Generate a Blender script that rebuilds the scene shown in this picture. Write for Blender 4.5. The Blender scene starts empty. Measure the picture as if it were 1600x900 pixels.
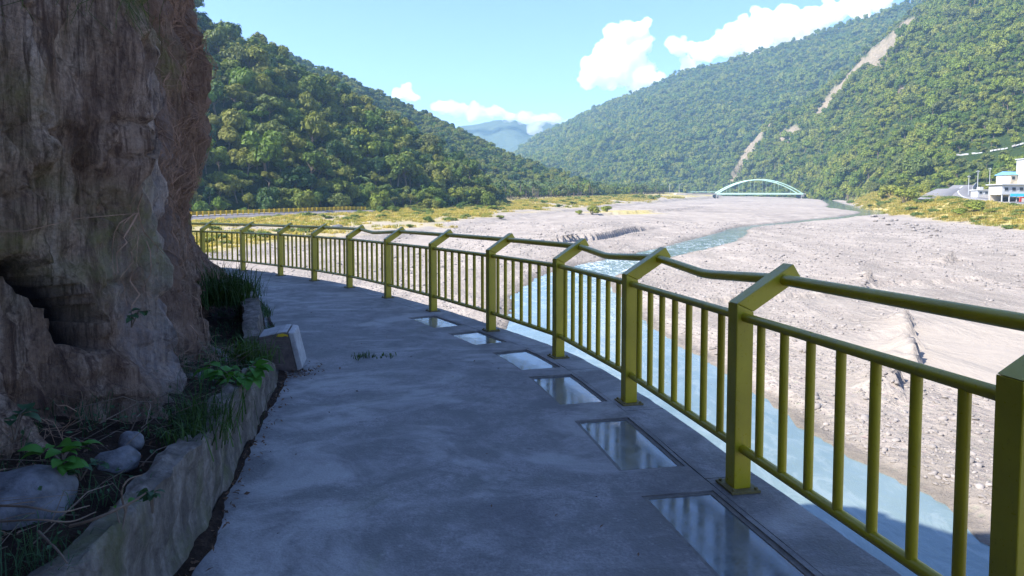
import bpy, bmesh, math, random
import numpy as np
from mathutils import Vector, Matrix

random.seed(7)
rng = np.random.default_rng(7)
SC = bpy.context.scene
COL = SC.collection
R = math.radians

# ------------------------------------------------------------------ camera
EYE = 1.55
FOC, HOR, PITCH = 1060.0, 328.0, R(3.0)
PPY = HOR + FOC * math.tan(PITCH)
cam = bpy.data.cameras.new('camera')
cam.sensor_width = 36.0
cam.lens = FOC / 1600 * 36
cam.shift_y = -(450 - PPY) / 1600
cam.clip_start = 0.05
cam.clip_end = 12000
camo = bpy.data.objects.new('camera', cam)
COL.objects.link(camo)
camo.location = (0, 0, EYE)
camo.rotation_euler = (R(90) - PITCH, 0, 0)
SC.camera = camo

# ------------------------------------------------------------------ light
SUN_H = Vector((-0.88, -0.47)).normalized()      # towards the sun, on the ground
SUN_EL = R(44)
sd = Vector((SUN_H.x * math.cos(SUN_EL), SUN_H.y * math.cos(SUN_EL), math.sin(SUN_EL)))
sl = bpy.data.lights.new('sun', 'SUN')
sl.energy = 5.0
sl.angle = R(0.5)
sl.color = (1.0, 0.957, 0.885)
so = bpy.data.objects.new('sun', sl)
COL.objects.link(so)
so.rotation_euler = sd.to_track_quat('Z', 'Y').to_euler()
so.location = (0, 0, 60)

W = bpy.data.worlds.new('World')
SC.world = W
W.use_nodes = True
nt = W.node_tree
bg = nt.nodes['Background']
sky = nt.nodes.new('ShaderNodeTexSky')
sky.sky_type = 'NISHITA'
sky.sun_disc = False
sky.sun_elevation = SUN_EL
sky.sun_rotation = math.atan2(SUN_H.x, SUN_H.y)
sky.altitude = 300
sky.air_density = 1.0
sky.dust_density = 0.6
sky.ozone_density = 2.0
tint = nt.nodes.new('ShaderNodeMix')
tint.data_type = 'RGBA'
tint.blend_type = 'MULTIPLY'
tint.inputs[0].default_value = 1.0
tint.inputs[7].default_value = (0.83, 0.89, 1.19, 1)
nt.links.new(sky.outputs[0], tint.inputs[6])
nt.links.new(tint.outputs[2], bg.inputs[0])
bg.inputs[1].default_value = 0.108
SC.view_settings.view_transform = 'Standard'
SC.view_settings.look = 'None'
SC.view_settings.exposure = 1.45
SC.view_settings.gamma = 1.0
SC.render.engine = 'CYCLES'
SC.cycles.max_bounces = 8
SC.cycles.diffuse_bounces = 3
SC.cycles.glossy_bounces = 3
SC.cycles.transmission_bounces = 5
SC.cycles.volume_bounces = 10
SC.cycles.transparent_max_bounces = 8
SC.cycles.caustics_reflective = False
SC.cycles.caustics_refractive = False
SC.cycles.sample_clamp_indirect = 6.0
SC.cycles.use_denoising = True

CP, SP = math.cos(PITCH), math.sin(PITCH)


def ray(px, py):
    u, v = (px - 800) / FOC, (PPY - py) / FOC
    return u, CP + v * SP, -SP + v * CP


def P(px, py, d):
    a, b, c = ray(px, py)
    k = d / b
    return (a * k, d, EYE + c * k)


def PG(px, py, z=0.0):
    a, b, c = ray(px, py)
    k = (z - EYE) / c
    return (a * k, b * k, z)


def proj(x, y, z):
    """pixel of a world point (numpy)"""
    zr = z - EYE
    f = y * CP - zr * SP
    upv = y * SP + zr * CP
    f = np.where(f > 0.1, f, 0.1)
    return 800 + FOC * x / f, PPY - FOC * upv / f


# ------------------------------------------------------------------ noise
def _h(ix, iy, iz):
    n = (ix * 374761393 + iy * 668265263 + iz * 2147483647 + 1013904223) & 0xFFFFFFFF
    n = ((n ^ (n >> 13)) * 1274126177) & 0xFFFFFFFF
    n = (n ^ (n >> 16)) & 0xFFFF
    return n / 32767.5 - 1.0


def vn(x, y, z=0.0):
    x, y, z = np.broadcast_arrays(np.asarray(x, float), np.asarray(y, float), np.asarray(z, float))
    fx, fy, fz = np.floor(x), np.floor(y), np.floor(z)
    ix, iy, iz = fx.astype(np.int64), fy.astype(np.int64), fz.astype(np.int64)
    tx, ty, tz = x - fx, y - fy, z - fz
    tx, ty, tz = [t * t * (3 - 2 * t) for t in (tx, ty, tz)]
    flat = not np.any(tz)
    out = 0
    for dz in ((0,) if flat else (0, 1)):
        a = _h(ix, iy, iz + dz) * (1 - tx) + _h(ix + 1, iy, iz + dz) * tx
        b = _h(ix, iy + 1, iz + dz) * (1 - tx) + _h(ix + 1, iy + 1, iz + dz) * tx
        c = a * (1 - ty) + b * ty
        out = out + (c if flat else c * (tz if dz else 1 - tz))
    return out


def fbm(x, y, z=0.0, o=4, g=0.5):
    s, a, t = 0, 1.0, 0.0
    for i in range(o):
        s = s + a * vn(np.asarray(x) * 2 ** i + 17.3 * i, np.asarray(y) * 2 ** i + 5.1 * i, np.asarray(z) * 2 ** i)
        t += a
        a *= g
    return s / t


def sstep(a, b, x):
    t = np.clip((x - a) / (b - a), 0, 1)
    return t * t * (3 - 2 * t)


# ------------------------------------------------------------------ object helpers
def link(o, parent=None):
    COL.objects.link(o)
    if parent is not None:
        o.parent = parent
    return o


def tag(o, label=None, cat=None, group=None, kind=None):
    if label:
        o['label'] = label
    if cat:
        o['category'] = cat
    if group:
        o['group'] = group
    if kind:
        o['kind'] = kind
    return o


def thing(name, label, cat, loc=(0, 0, 0), rz=0.0, group=None):
    o = bpy.data.objects.new(name, None)
    o.empty_display_size = 0.2
    o.location = loc
    o.rotation_euler = (0, 0, rz)
    COL.objects.link(o)
    return tag(o, label, cat, group)


def mesh(name, verts, faces, mats, smooth=False, attrs=None, fm=None):
    me = bpy.data.meshes.new(name)
    verts = np.asarray(verts, dtype=np.float32).reshape(-1, 3)
    if isinstance(faces, np.ndarray):
        nf, k = faces.shape
        me.vertices.add(len(verts))
        me.vertices.foreach_set('co', verts.ravel())
        me.loops.add(nf * k)
        me.loops.foreach_set('vertex_index', faces.astype(np.int32).ravel())
        me.polygons.add(nf)
        me.polygons.foreach_set('loop_start', np.arange(0, nf * k, k, dtype=np.int32))
        me.polygons.foreach_set('loop_total', np.full(nf, k, dtype=np.int32))
        me.update(calc_edges=True)
    else:
        me.from_pydata([tuple(map(float, v)) for v in verts], [], faces)
        me.update()
    if mats is not None:
        for m in (mats if isinstance(mats, (list, tuple)) else [mats]):
            me.materials.append(m)
    if fm is not None:
        me.polygons.foreach_set('material_index', np.asarray(fm, dtype=np.int32))
    if smooth:
        me.polygons.foreach_set('use_smooth', np.ones(len(me.polygons), dtype=bool))
    for k, v in (attrs or {}).items():
        a = me.attributes.new(k, 'FLOAT', 'POINT')
        a.data.foreach_set('value', np.asarray(v, dtype=np.float32).ravel())
    me.validate()
    return me


def mobj(name, verts, faces, mats, parent=None, smooth=False, attrs=None, fm=None):
    return link(bpy.data.objects.new(name, mesh(name, verts, faces, mats, smooth, attrs, fm)), parent)


def gridfaces(nu, nv, off=0):
    i = np.arange(nu - 1)[:, None] * nv + np.arange(nv - 1)[None, :]
    i = i.ravel() + off
    return np.stack([i, i + nv, i + nv + 1, i + 1], 1)


class MB:
    """collects simple shapes into one mesh"""

    def __init__(s):
        s.v, s.f = [], []

    def add(s, v, f):
        o = len(s.v)
        s.v += [tuple(map(float, p)) for p in v]
        s.f += [tuple(int(i) + o for i in q) for q in f]
        return s

    def box(s, c, size, rz=0.0, rx=0.0, ry=0.0):
        M = Matrix.Translation(c) @ Matrix.Rotation(rz, 4, 'Z') @ Matrix.Rotation(ry, 4, 'Y') @ Matrix.Rotation(rx, 4, 'X')
        hx, hy, hz = [q / 2 for q in size]
        v = [M @ Vector((a * hx, b * hy, c_ * hz)) for a in (-1, 1) for b in (-1, 1) for c_ in (-1, 1)]
        return s.add(v, [(0, 1, 3, 2), (4, 6, 7, 5), (0, 4, 5, 1), (2, 3, 7, 6), (0, 2, 6, 4), (1, 5, 7, 3)])

    def tube(s, pts, r, n=8, cap=True):
        pts = [Vector(p) for p in pts]
        rs = r if isinstance(r, (list, tuple)) else [r] * len(pts)
        rings = []
        up = Vector((0, 0, 1))
        for i, p in enumerate(pts):
            t = (pts[min(i + 1, len(pts) - 1)] - pts[max(i - 1, 0)])
            if t.length < 1e-9:
                t = Vector((0, 0, 1))
            t.normalize()
            ref = up if abs(t.z) < 0.95 else Vector((1, 0, 0))
            a = t.cross(ref).normalized()
            b = a.cross(t).normalized()
            rings.append([p + (a * math.cos(q) + b * math.sin(q)) * rs[i] for q in [2 * math.pi * k / n for k in range(n)]])
        v = [q for ring in rings for q in ring]
        f = []
        for i in range(len(pts) - 1):
            for k in range(n):
                k2 = (k + 1) % n
                f.append((i * n + k, i * n + k2, (i + 1) * n + k2, (i + 1) * n + k))
        if cap:
            f.append(tuple(range(n - 1, -1, -1)))
            f.append(tuple((len(pts) - 1) * n + k for k in range(n)))
        return s.add(v, f)

    def prism(s, prof, O, A, B, N, w):
        """profile points (a,b) in plane O,A,B, extruded +-w/2 along N"""
        O, A, B, N = map(Vector, (O, A, B, N))
        k = len(prof)
        v = [O + A * a + B * b + N * (sg * w / 2) for sg in (-1, 1) for a, b in prof]
        f = [tuple(range(k - 1, -1, -1)), tuple(range(k, 2 * k))]
        f += [(i, (i + 1) % k, k + (i + 1) % k, k + i) for i in range(k)]
        return s.add(v, f)

    def build(s, name, mat, parent=None, smooth=False, bevel=0.0, fixn=True):
        me = bpy.data.meshes.new(name)
        me.from_pydata(s.v, [], s.f)
        bm = bmesh.new()
        bm.from_mesh(me)
        if fixn:
            bmesh.ops.recalc_face_normals(bm, faces=bm.faces)
        if bevel:
            ed = [e for e in bm.edges if len(e.link_faces) == 2 and e.calc_face_angle(0) > 0.6]
            bmesh.ops.bevel(bm, geom=ed, offset=bevel, segments=2, affect='EDGES', profile=0.6)
        bm.to_mesh(me)
        bm.free()
        for m in (mat if isinstance(mat, (list, tuple)) else [mat]):
            me.materials.append(m)
        if smooth:
            me.polygons.foreach_set('use_smooth', np.ones(len(me.polygons), dtype=bool))
            try:
                me.set_sharp_from_angle(angle=R(40))
            except Exception:
                pass
        return link(bpy.data.objects.new(name, me), parent)


def copy_tree(o, parent=None):
    c = o.copy()
    COL.objects.link(c)
    if parent is not None:
        c.parent = parent
    for ch in list(o.children):
        copy_tree(ch, c)
    return c


# ------------------------------------------------------------------ material helpers
class NB:
    def __init__(s, name):
        s.m = bpy.data.materials.new(name)
        s.m.use_nodes = True
        s.t = s.m.node_tree
        s.b = s.t.nodes['Principled BSDF']
        s.out = s.t.nodes['Material Output']

    def n(s, typ, **kw):
        q = s.t.nodes.new(typ)
        for k, v in kw.items():
            if k in q.inputs:
                q.inputs[k].default_value = v
            else:
                setattr(q, k, v)
        return q

    def l(s, a, b):
        s.t.links.new(a, b)

    def co(s, scale=(1, 1, 1), kind='Object'):
        c = s.n('ShaderNodeTexCoord')
        mp = s.n('ShaderNodeMapping')
        mp.inputs['Scale'].default_value = scale
        if kind == 'World':
            g = s.n('ShaderNodeNewGeometry')
            s.l(g.outputs['Position'], mp.inputs['Vector'])
        else:
            s.l(c.outputs[kind], mp.inputs['Vector'])
        return mp.outputs[0]

    def noise(s, vec, scale, detail=5, rough=0.6, dist=0.0):
        q = s.n('ShaderNodeTexNoise')
        q.inputs['Scale'].default_value = scale
        q.inputs['Detail'].default_value = detail
        q.inputs['Roughness'].default_value = rough
        q.inputs['Distortion'].default_value = dist
        s.l(vec, q.inputs['Vector'])
        return q.outputs[0]

    def vor(s, vec, scale, feature='F1'):
        q = s.n('ShaderNodeTexVoronoi')
        q.feature = feature
        q.inputs['Scale'].default_value = scale
        s.l(vec, q.inputs['Vector'])
        return q

    def ramp(s, fac, stops):
        q = s.n('ShaderNodeValToRGB')
        e = q.color_ramp.elements
        while len(e) < len(stops):
            e.new(0.5)
        for i, (p, c) in enumerate(stops):
            e[i].position = p
            e[i].color = (c, c, c, 1) if isinstance(c, (int, float)) else (*c, 1)
        s.l(fac, q.inputs[0])
        return q.outputs[0]

    def mix(s, fac, a, b, mode='MIX'):
        q = s.n('ShaderNodeMix')
        q.data_type = 'RGBA'
        q.blend_type = mode
        for v, i in ((fac, 0), (a, 6), (b, 7)):
            if isinstance(v, (int, float)):
                q.inputs[i].default_value = v if i == 0 else (v, v, v, 1)
            elif isinstance(v, tuple):
                q.inputs[i].default_value = (*v, 1)
            else:
                s.l(v, q.inputs[i])
        return q.outputs[2]

    def math(s, op, a, b=0.0):
        q = s.n('ShaderNodeMath')
        q.operation = op
        for v, i in ((a, 0), (b, 1)):
            if isinstance(v, (int, float)):
                q.inputs[i].default_value = v
            else:
                s.l(v, q.inputs[i])
        return q.outputs[0]

    def attr(s, name):
        q = s.n('ShaderNodeAttribute')
        q.attribute_name = name
        return q.outputs['Fac']

    def bump(s, h, strength=0.5, dist=0.02, prev=None):
        q = s.n('ShaderNodeBump')
        q.inputs['Strength'].default_value = strength
        q.inputs['Distance'].default_value = dist
        s.l(h, q.inputs['Height'])
        if prev is not None:
            s.l(prev, q.inputs['Normal'])
        return q.outputs[0]

    def fin(s, col=None, rough=0.8, nrm=None, spec=0.3, **kw):
        if col is not None:
            if isinstance(col, tuple):
                s.b.inputs['Base Color'].default_value = (*col, 1)
            else:
                s.l(col, s.b.inputs['Base Color'])
        if isinstance(rough, (int, float)):
            s.b.inputs['Roughness'].default_value = rough
        else:
            s.l(rough, s.b.inputs['Roughness'])
        s.b.inputs['Specular IOR Level'].default_value = spec
        if nrm is not None:
            s.l(nrm, s.b.inputs['Normal'])
        for k, v in kw.items():
            s.b.inputs[k.replace('_', ' ')].default_value = v
        return s.m


def simple(name, col, rough=0.7, var=0.15, scale=6.0, metallic=0.0, spec=0.3, bump=0.0):
    b = NB(name)
    v = b.co(kind='World')
    n = b.noise(v, scale, 6, 0.65)
    c = b.mix(b.ramp(n, [(0.3, 0.0), (0.7, 1.0)]), tuple(q * (1 - var) for q in col), tuple(min(1, q * (1 + var)) for q in col))
    nr = b.bump(n, bump, 0.02) if bump else None
    m = b.fin(c, rough, nr, spec)
    b.b.inputs['Metallic'].default_value = metallic
    return m


# concrete of the walkway
def mat_walk():
    b = NB('walkway concrete')
    v = b.co(kind='World')
    big = b.noise(v, 0.55, 5, 0.6, 0.6)
    mid = b.noise(v, 2.3, 6, 0.7, 0.3)
    fine = b.noise(v, 60, 3, 0.7)
    speck = b.vor(v, 85).outputs['Distance']
    c = b.ramp(big, [(0.3, (0.17, 0.162, 0.158)), (0.5, (0.275, 0.262, 0.255)), (0.72, (0.36, 0.345, 0.335))])
    c = b.mix(b.ramp(mid, [(0.38, 0.9), (0.56, 0.0)]), c, (0.125, 0.12, 0.115), 'MIX')
    c = b.mix(b.ramp(b.noise(v, 5.5, 6, 0.75), [(0.55, 0.0), (0.72, 0.5)]), c, (0.36, 0.355, 0.34))
    c = b.mix(b.ramp(fine, [(0.35, 0.6), (0.6, 0.0)]), c, (0.12, 0.115, 0.11))
    c = b.mix(b.ramp(speck, [(0.10, 0.5), (0.28, 0.0)]), c, (0.10, 0.095, 0.09))
    c = b.mix(b.ramp(b.noise(v, 13, 7, 0.78, 0.4), [(0.40, 0.55), (0.52, 0.0)]), c, (0.13, 0.125, 0.12))
    c = b.mix(b.ramp(b.noise(v, 22, 6, 0.8), [(0.58, 0.0), (0.68, 0.5)]), c, (0.40, 0.39, 0.37))
    spots = b.noise(v, 3.6, 3, 0.5)
    c = b.mix(b.ramp(spots, [(0.70, 0.0), (0.76, 0.85)]), c, (0.055, 0.05, 0.045))
    moss = b.noise(v, 1.1, 5, 0.7, 1.0)
    c = b.mix(b.ramp(moss, [(0.60, 0.0), (0.75, 0.5)]), c, (0.11, 0.125, 0.06))
    st = b.noise(b.co((0.8, 1.1, 1), 'World'), 0.9, 6, 0.62, 1.8)
    c = b.mix(b.ramp(st, [(0.48, 0.0), (0.62, 0.55)]), c, (0.41, 0.395, 0.375))
    cd = b.n('ShaderNodeVectorMath')
    cd.operation = 'ADD'
    dn = b.n('ShaderNodeTexNoise')
    dn.inputs['Scale'].default_value = 2.2
    dn.inputs['Detail'].default_value = 6
    b.l(v, dn.inputs['Vector'])
    b.l(v, cd.inputs[0])
    b.l(dn.outputs['Color'], cd.inputs[1])
    ck = b.vor(cd.outputs[0], 0.42, 'DISTANCE_TO_EDGE').outputs['Distance']
    ckm = b.math('MULTIPLY', b.ramp(ck, [(0.0, 1.0), (0.010, 0.0)]), b.ramp(big, [(0.45, 0.0), (0.6, 0.22)]))
    c = b.mix(ckm, c, (0.05, 0.048, 0.045))
    c = b.mix(b.ramp(b.noise(v, 1.7, 7, 0.7, 1.2), [(0.34, 0.65), (0.5, 0.0)]), c, (0.105, 0.10, 0.10))
    n1 = b.bump(mid, 0.35, 0.03)
    n2 = b.bump(fine, 0.5, 0.006, n1)
    n3 = b.bump(speck, 0.35, 0.004, n2)
    return b.fin(c, b.ramp(mid, [(0.3, 0.55), (0.7, 0.9)]), n3, 0.35)


def mat_oldconc():
    b = NB('old mossy concrete')
    v = b.co(kind='World')
    n1 = b.noise(v, 2.0, 6, 0.7, 0.5)
    n2 = b.noise(v, 14, 6, 0.7)
    st = b.noise(b.co((9, 9, 1.2), 'World'), 1.0, 5, 0.6, 0.4)
    c = b.ramp(n2, [(0.3, (0.085, 0.072, 0.06)), (0.6, (0.23, 0.20, 0.17)), (0.8, (0.33, 0.30, 0.27))])
    c = b.mix(b.ramp(st, [(0.42, 0.7), (0.6, 0.0)]), c, (0.07, 0.06, 0.05))
    c = b.mix(b.ramp(n1, [(0.52, 0.0), (0.68, 0.7)]), c, (0.10, 0.11, 0.04))
    nn = b.bump(n2, 0.7, 0.03)
    return b.fin(c, 0.9, b.bump(st, 0.4, 0.03, nn), 0.2)


def mat_cliff():
    b = NB('cliff rock')
    v = b.co(kind='World')
    str1 = b.noise(b.co((3.0, 3.0, 0.55), 'World'), 1.6, 8, 0.68, 0.7)
    str2 = b.noise(b.co((16, 16, 1.6), 'World'), 1.5, 6, 0.7, 0.6)
    n2 = b.noise(v, 7, 8, 0.72)
    n3 = b.noise(v, 45, 4, 0.7)
    c = b.ramp(str1, [(0.33, (0.085, 0.050, 0.032)), (0.46, (0.26, 0.175, 0.120)), (0.56, (0.40, 0.295, 0.215)), (0.70, (0.54, 0.43, 0.34))])  # streak contrast raised in the colour to stand in for crevice shading
    c = b.mix(b.ramp(str2, [(0.40, 0.8), (0.54, 0.0)]), c, (0.06, 0.034, 0.027))
    c = b.mix(b.ramp(n3, [(0.35, 0.5), (0.6, 0.0)]), c, (0.07, 0.05, 0.045))
    c = b.mix(b.math('MULTIPLY', b.attr('pale'), b.ramp(n2, [(0.36, 0.15), (0.6, 1.0)])), c, (0.40, 0.37, 0.36))
    c = b.mix(b.math('MULTIPLY', b.attr('root'), b.ramp(str2, [(0.3, 0.2), (0.6, 0.9)])), c, (0.20, 0.125, 0.088))
    c = b.mix(b.math('MULTIPLY', b.attr('moss'), b.ramp(n2, [(0.38, 0.1), (0.62, 0.95)])), c, (0.15, 0.15, 0.04))
    c = b.mix(b.math('MINIMUM', b.math('MULTIPLY', b.attr('hole'), 1.3), 1.0), c, (0.012, 0.010, 0.010))  # shade of the hollow put into the colour, near black
    cr = b.vor(b.co((2.2, 2.2, 1.2), 'World'), 2.0, 'DISTANCE_TO_EDGE').outputs['Distance']
    crk = b.ramp(cr, [(0.0, 0.8), (0.02, 1.0)])
    crk2 = b.math('MAXIMUM', crk, b.ramp(n2, [(0.46, 0.0), (0.52, 1.0)]))
    c = b.mix(b.math('SUBTRACT', 1.0, crk2), c, (0.035, 0.024, 0.02))
    nn = b.bump(str1, 0.6, 0.15)
    nn = b.bump(str2, 0.7, 0.05, nn)
    nn = b.bump(n2, 0.8, 0.06, nn)
    nn = b.bump(n3, 0.6, 0.012, nn)
    nn = b.bump(crk2, 0.6, 0.03, nn)
    return b.fin(c, 0.95, nn, 0.15)


def mat_soil():
    b = NB('dark soil and litter')
    v = b.co(kind='World')
    n1 = b.noise(v, 9, 8, 0.75)
    n2 = b.noise(v, 60, 4, 0.7)
    c = b.ramp(n1, [(0.3, (0.018, 0.013, 0.010)), (0.55, (0.05, 0.034, 0.026)), (0.75, (0.11, 0.075, 0.055))])
    return b.fin(c, 1.0, b.bump(n2, 0.8, 0.02, b.bump(n1, 1.0, 0.06)), 0.1)


def mat_bed():
    b = NB('riverbed gravel')
    v = b.co(kind='World')
    big = b.noise(b.co((1, 0.45, 1), 'World'), 0.030, 6, 0.6, 1.2)
    mid = b.noise(b.co((1, 0.6, 1), 'World'), 0.22, 7, 0.68, 0.8)
    trk = b.noise(b.co((0.5, 0.12, 1), 'World'), 0.5, 6, 0.65, 2.2)
    fin = b.noise(v, 2.6, 8, 0.78)
    peb = b.vor(v, 3.2)
    peb2 = b.vor(v, 1.1)
    c = b.ramp(big, [(0.3, (0.228, 0.196, 0.169)), (0.48, (0.333, 0.287, 0.246)), (0.7, (0.421, 0.363, 0.305))])
    c = b.mix(b.ramp(mid, [(0.35, 0.55), (0.55, 0.0)]), c, (0.211, 0.182, 0.158))
    c = b.mix(b.ramp(trk, [(0.5, 0.0), (0.66, 0.55)]), c, (0.456, 0.397, 0.334))
    c = b.mix(b.ramp(fin, [(0.36, 0.5), (0.56, 0.0)]), c, (0.181, 0.160, 0.141))
    pc = b.mix(0.5, c, peb.outputs['Color'], 'MULTIPLY')
    c = b.mix(b.ramp(peb.outputs['Distance'], [(0.1, 0.28), (0.4, 0.0)]), c, pc)
    c = b.mix(b.ramp(peb2.outputs['Distance'], [(0.05, 0.35), (0.22, 0.0)]), c, (0.468, 0.422, 0.364))
    band = b.noise(b.co((0.30, 0.09, 1), 'World'), 0.55, 6, 0.62, 1.6)
    c = b.mix(b.ramp(band, [(0.52, 0.0), (0.60, 0.45), (0.66, 0.45), (0.74, 0.1)]), c, (0.175, 0.155, 0.135))
    lay = b.noise(b.co((0.12, 0.7, 1), 'World'), 0.8, 5, 0.6, 1.0)
    c = b.mix(b.ramp(lay, [(0.56, 0.0), (0.64, 0.4)]), c, (0.216, 0.188, 0.161))
    wet = b.attr('wet')
    c = b.mix(wet, c, (0.140, 0.123, 0.103))
    silt = b.attr('silt')
    c = b.mix(silt, c, b.mix(mid, (0.252, 0.219, 0.184), (0.328, 0.285, 0.241)))
    gr = b.attr('grass')
    gn = b.noise(b.co((1, 0.5, 1), 'World'), 0.16, 7, 0.72, 0.5)
    gc = b.ramp(gn, [(0.26, (0.10, 0.125, 0.025)), (0.38, (0.27, 0.24, 0.065)), (0.52, (0.42, 0.335, 0.12)), (0.70, (0.46, 0.385, 0.19))])
    c = b.mix(b.math('MULTIPLY', gr, b.ramp(b.noise(v, 0.5, 6, 0.7), [(0.3, 0.45), (0.5, 1.0)])), c, gc)
    h = b.math('ADD', b.math('MULTIPLY', fin, 0.5), b.math('MULTIPLY', peb.outputs['Distance'], 0.35))
    amt = b.math('SUBTRACT', 1.0, silt)
    bm = b.n('ShaderNodeBump')
    bm.inputs['Distance'].default_value = 0.35
    b.l(h, bm.inputs['Height'])
    b.l(b.math('MULTIPLY', amt, 0.75), bm.inputs['Strength'])
    nn = b.bump(mid, 0.5, 0.8, bm.outputs[0])
    return b.fin(c, 0.93, nn, 0.15)


def mat_water():
    b = NB('milky glacial river water')
    wv = b.noise(b.co((1.0, 0.35, 1), 'World'), 1.6, 5, 0.6, 0.8)
    w2 = b.noise(b.co((1, 0.6, 1), 'World'), 0.22, 4, 0.6)
    foam = b.noise(b.co((1.0, 0.45, 1), 'World'), 0.9, 8, 0.75, 1.6)
    c = b.mix(b.ramp(w2, [(0.35, 0.0), (0.65, 1.0)]), (0.105, 0.150, 0.150), (0.150, 0.200, 0.198))
    fa = b.math('MULTIPLY', b.ramp(foam, [(0.5, 0.0), (0.6, 1.0)]), b.math('ADD', b.attr('foam'), 0.05))
    c = b.mix(fa, c, (0.66, 0.69, 0.69))
    ro = b.math('ADD', 0.07, b.math('MULTIPLY', fa, 0.6))
    return b.fin(c, ro, b.bump(wv, 0.22, 0.12, b.bump(w2, 0.25, 0.5)), 0.3)


def mat_paint(name, col, var=0.12, rough=0.38):
    b = NB(name)
    v = b.co(kind='World')
    n = b.noise(v, 3.0, 5, 0.6)
    n2 = b.noise(v, 40, 5, 0.7)
    c = b.mix(b.ramp(n, [(0.3, 0.0), (0.7, 1.0)]), tuple(q * (1 - var) for q in col), tuple(q * (1 + var) for q in col))
    c = b.mix(b.ramp(n2, [(0.62, 0.0), (0.72, 0.55)]), c, tuple(q * 0.45 for q in col))
    drt = b.noise(b.co((20, 20, 2.0), 'World'), 1.2, 5, 0.65)
    c = b.mix(b.ramp(drt, [(0.58, 0.0), (0.75, 0.35)]), c, (0.10, 0.085, 0.04))
    ro = b.ramp(n2, [(0.3, rough - 0.05), (0.75, rough + 0.25)])
    return b.fin(c, ro, b.bump(n2, 0.12, 0.002), 0.5)


def mat_leaf(name, cols, trans=0.3):
    """foliage: tint by object / instance and by leaf"""
    b = NB(name)
    oi = b.n('ShaderNodeObjectInfo')
    geo = b.n('ShaderNodeNewGeometry')
    stops = [(i / max(1, len(cols) - 1), c) for i, c in enumerate(cols)]
    c = b.ramp(oi.outputs['Random'], stops)
    v = b.ramp(geo.outputs['Random Per Island'], [(0.0, 0.62), (1.0, 1.38)])
    c = b.mix(1.0, c, v, 'MULTIPLY')
    t = b.n('ShaderNodeBsdfTranslucent')
    d = b.n('ShaderNodeBsdfPrincipled')
    d.inputs['Roughness'].default_value = 0.6
    d.inputs['Specular IOR Level'].default_value = 0.25
    b.l(c, d.inputs['Base Color'])
    b.l(b.mix(1.0, c, (1.25, 1.25, 0.6), 'MULTIPLY'), t.inputs['Color'])
    ms = b.n('ShaderNodeMixShader')
    ms.inputs[0].default_value = trans
    b.l(d.outputs[0], ms.inputs[1])
    b.l(t.outputs[0], ms.inputs[2])
    b.l(ms.outputs[0], b.out.inputs['Surface'])
    return b.m


def mat_hill(name, a, c_, bare=False):
    b = NB(name)
    v = b.co(kind='World')
    n = b.noise(v, 0.12, 8, 0.7)
    col = b.ramp(n, [(0.3, a), (0.7, c_)])
    if bare:
        bn = b.noise(v, 0.35, 7, 0.7)
        col = b.mix(b.attr('clear'), col, b.ramp(b.noise(v, 0.2, 6, 0.7), [(0.3, (0.13, 0.16, 0.035)), (0.7, (0.26, 0.25, 0.08))]))
        col = b.mix(b.attr('bare'), col, b.ramp(bn, [(0.3, (0.17, 0.145, 0.085)), (0.5, (0.27, 0.215, 0.15)), (0.7, (0.40, 0.325, 0.24))]))
    return b.fin(col, 1.0, b.bump(n, 1.0, 6.0), 0.05)


M = {}
M['walk'] = mat_walk()
M['conc'] = mat_oldconc()
M['cliff'] = mat_cliff()
M['soil'] = mat_soil()
M['bed'] = mat_bed()
M['water'] = mat_water()
M['yellow'] = mat_paint('shaded yellow railing paint', (0.38, 0.315, 0.008), 0.15, 0.28)  # shade put into the colour: darker olive copy of the sunlit levee rail's yellow
M['yellow2'] = mat_paint('bright yellow paint', (0.62, 0.42, 0.015))
M['galv'] = simple('galvanised steel', (0.34, 0.35, 0.36), 0.45, 0.2, 30, 0.8)
M['rust'] = simple('rusty plate', (0.16, 0.13, 0.05), 0.7, 0.3, 40)
M['bridge'] = simple('pale green bridge paint', (0.50, 0.72, 0.60), 0.5, 0.06)
M['white'] = simple('white painted wall', (0.44, 0.44, 0.43), 0.7, 0.06, 0.6)
M['whiteblock'] = simple('whitewashed concrete', (0.36, 0.355, 0.35), 0.85, 0.25, 12, bump=0.3)
M['brownblock'] = simple('weathered brown concrete', (0.12, 0.095, 0.085), 0.95, 0.35, 14, bump=0.6)
M['roofblue'] = simple('blue sheet roofing', (0.16, 0.36, 0.55), 0.5, 0.1)
M['roofgrey'] = simple('grey roofing', (0.42, 0.44, 0.46), 0.6, 0.1)
M['dark'] = simple('dark opening', (0.03, 0.032, 0.035), 0.3, 0.2)
M['red'] = simple('red board', (0.55, 0.05, 0.04), 0.5, 0.1)
M['signblue'] = simple('bright blue banner', (0.05, 0.42, 0.75), 0.5, 0.1)
M['cream'] = simple('cream wall', (0.62, 0.54, 0.42), 0.8, 0.1)
M['asph'] = simple('asphalt', (0.19, 0.18, 0.18), 0.95, 0.15, 0.8)
M['roadconc'] = simple('pale road concrete', (0.36, 0.33, 0.31), 0.95, 0.15, 0.4)
M['paintw'] = simple('road paint', (0.75, 0.75, 0.72), 0.8, 0.1)
M['wallgrey'] = simple('grey parapet concrete', (0.22, 0.21, 0.20), 0.95, 0.25, 0.5)
M['levee'] = simple('levee concrete', (0.20, 0.178, 0.17), 0.95, 0.2, 0.35, bump=0.3)
M['rock'] = simple('river boulder', (0.215, 0.192, 0.175), 0.9, 0.35, 1.6, bump=0.5)
M['rockdark'] = simple('dark boulder', (0.10, 0.10, 0.11), 0.9, 0.35, 1.2, bump=0.5)
M['rockblue'] = simple('blue grey boulder', (0.13, 0.13, 0.135), 0.9, 0.55, 11, bump=1.0)
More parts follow.
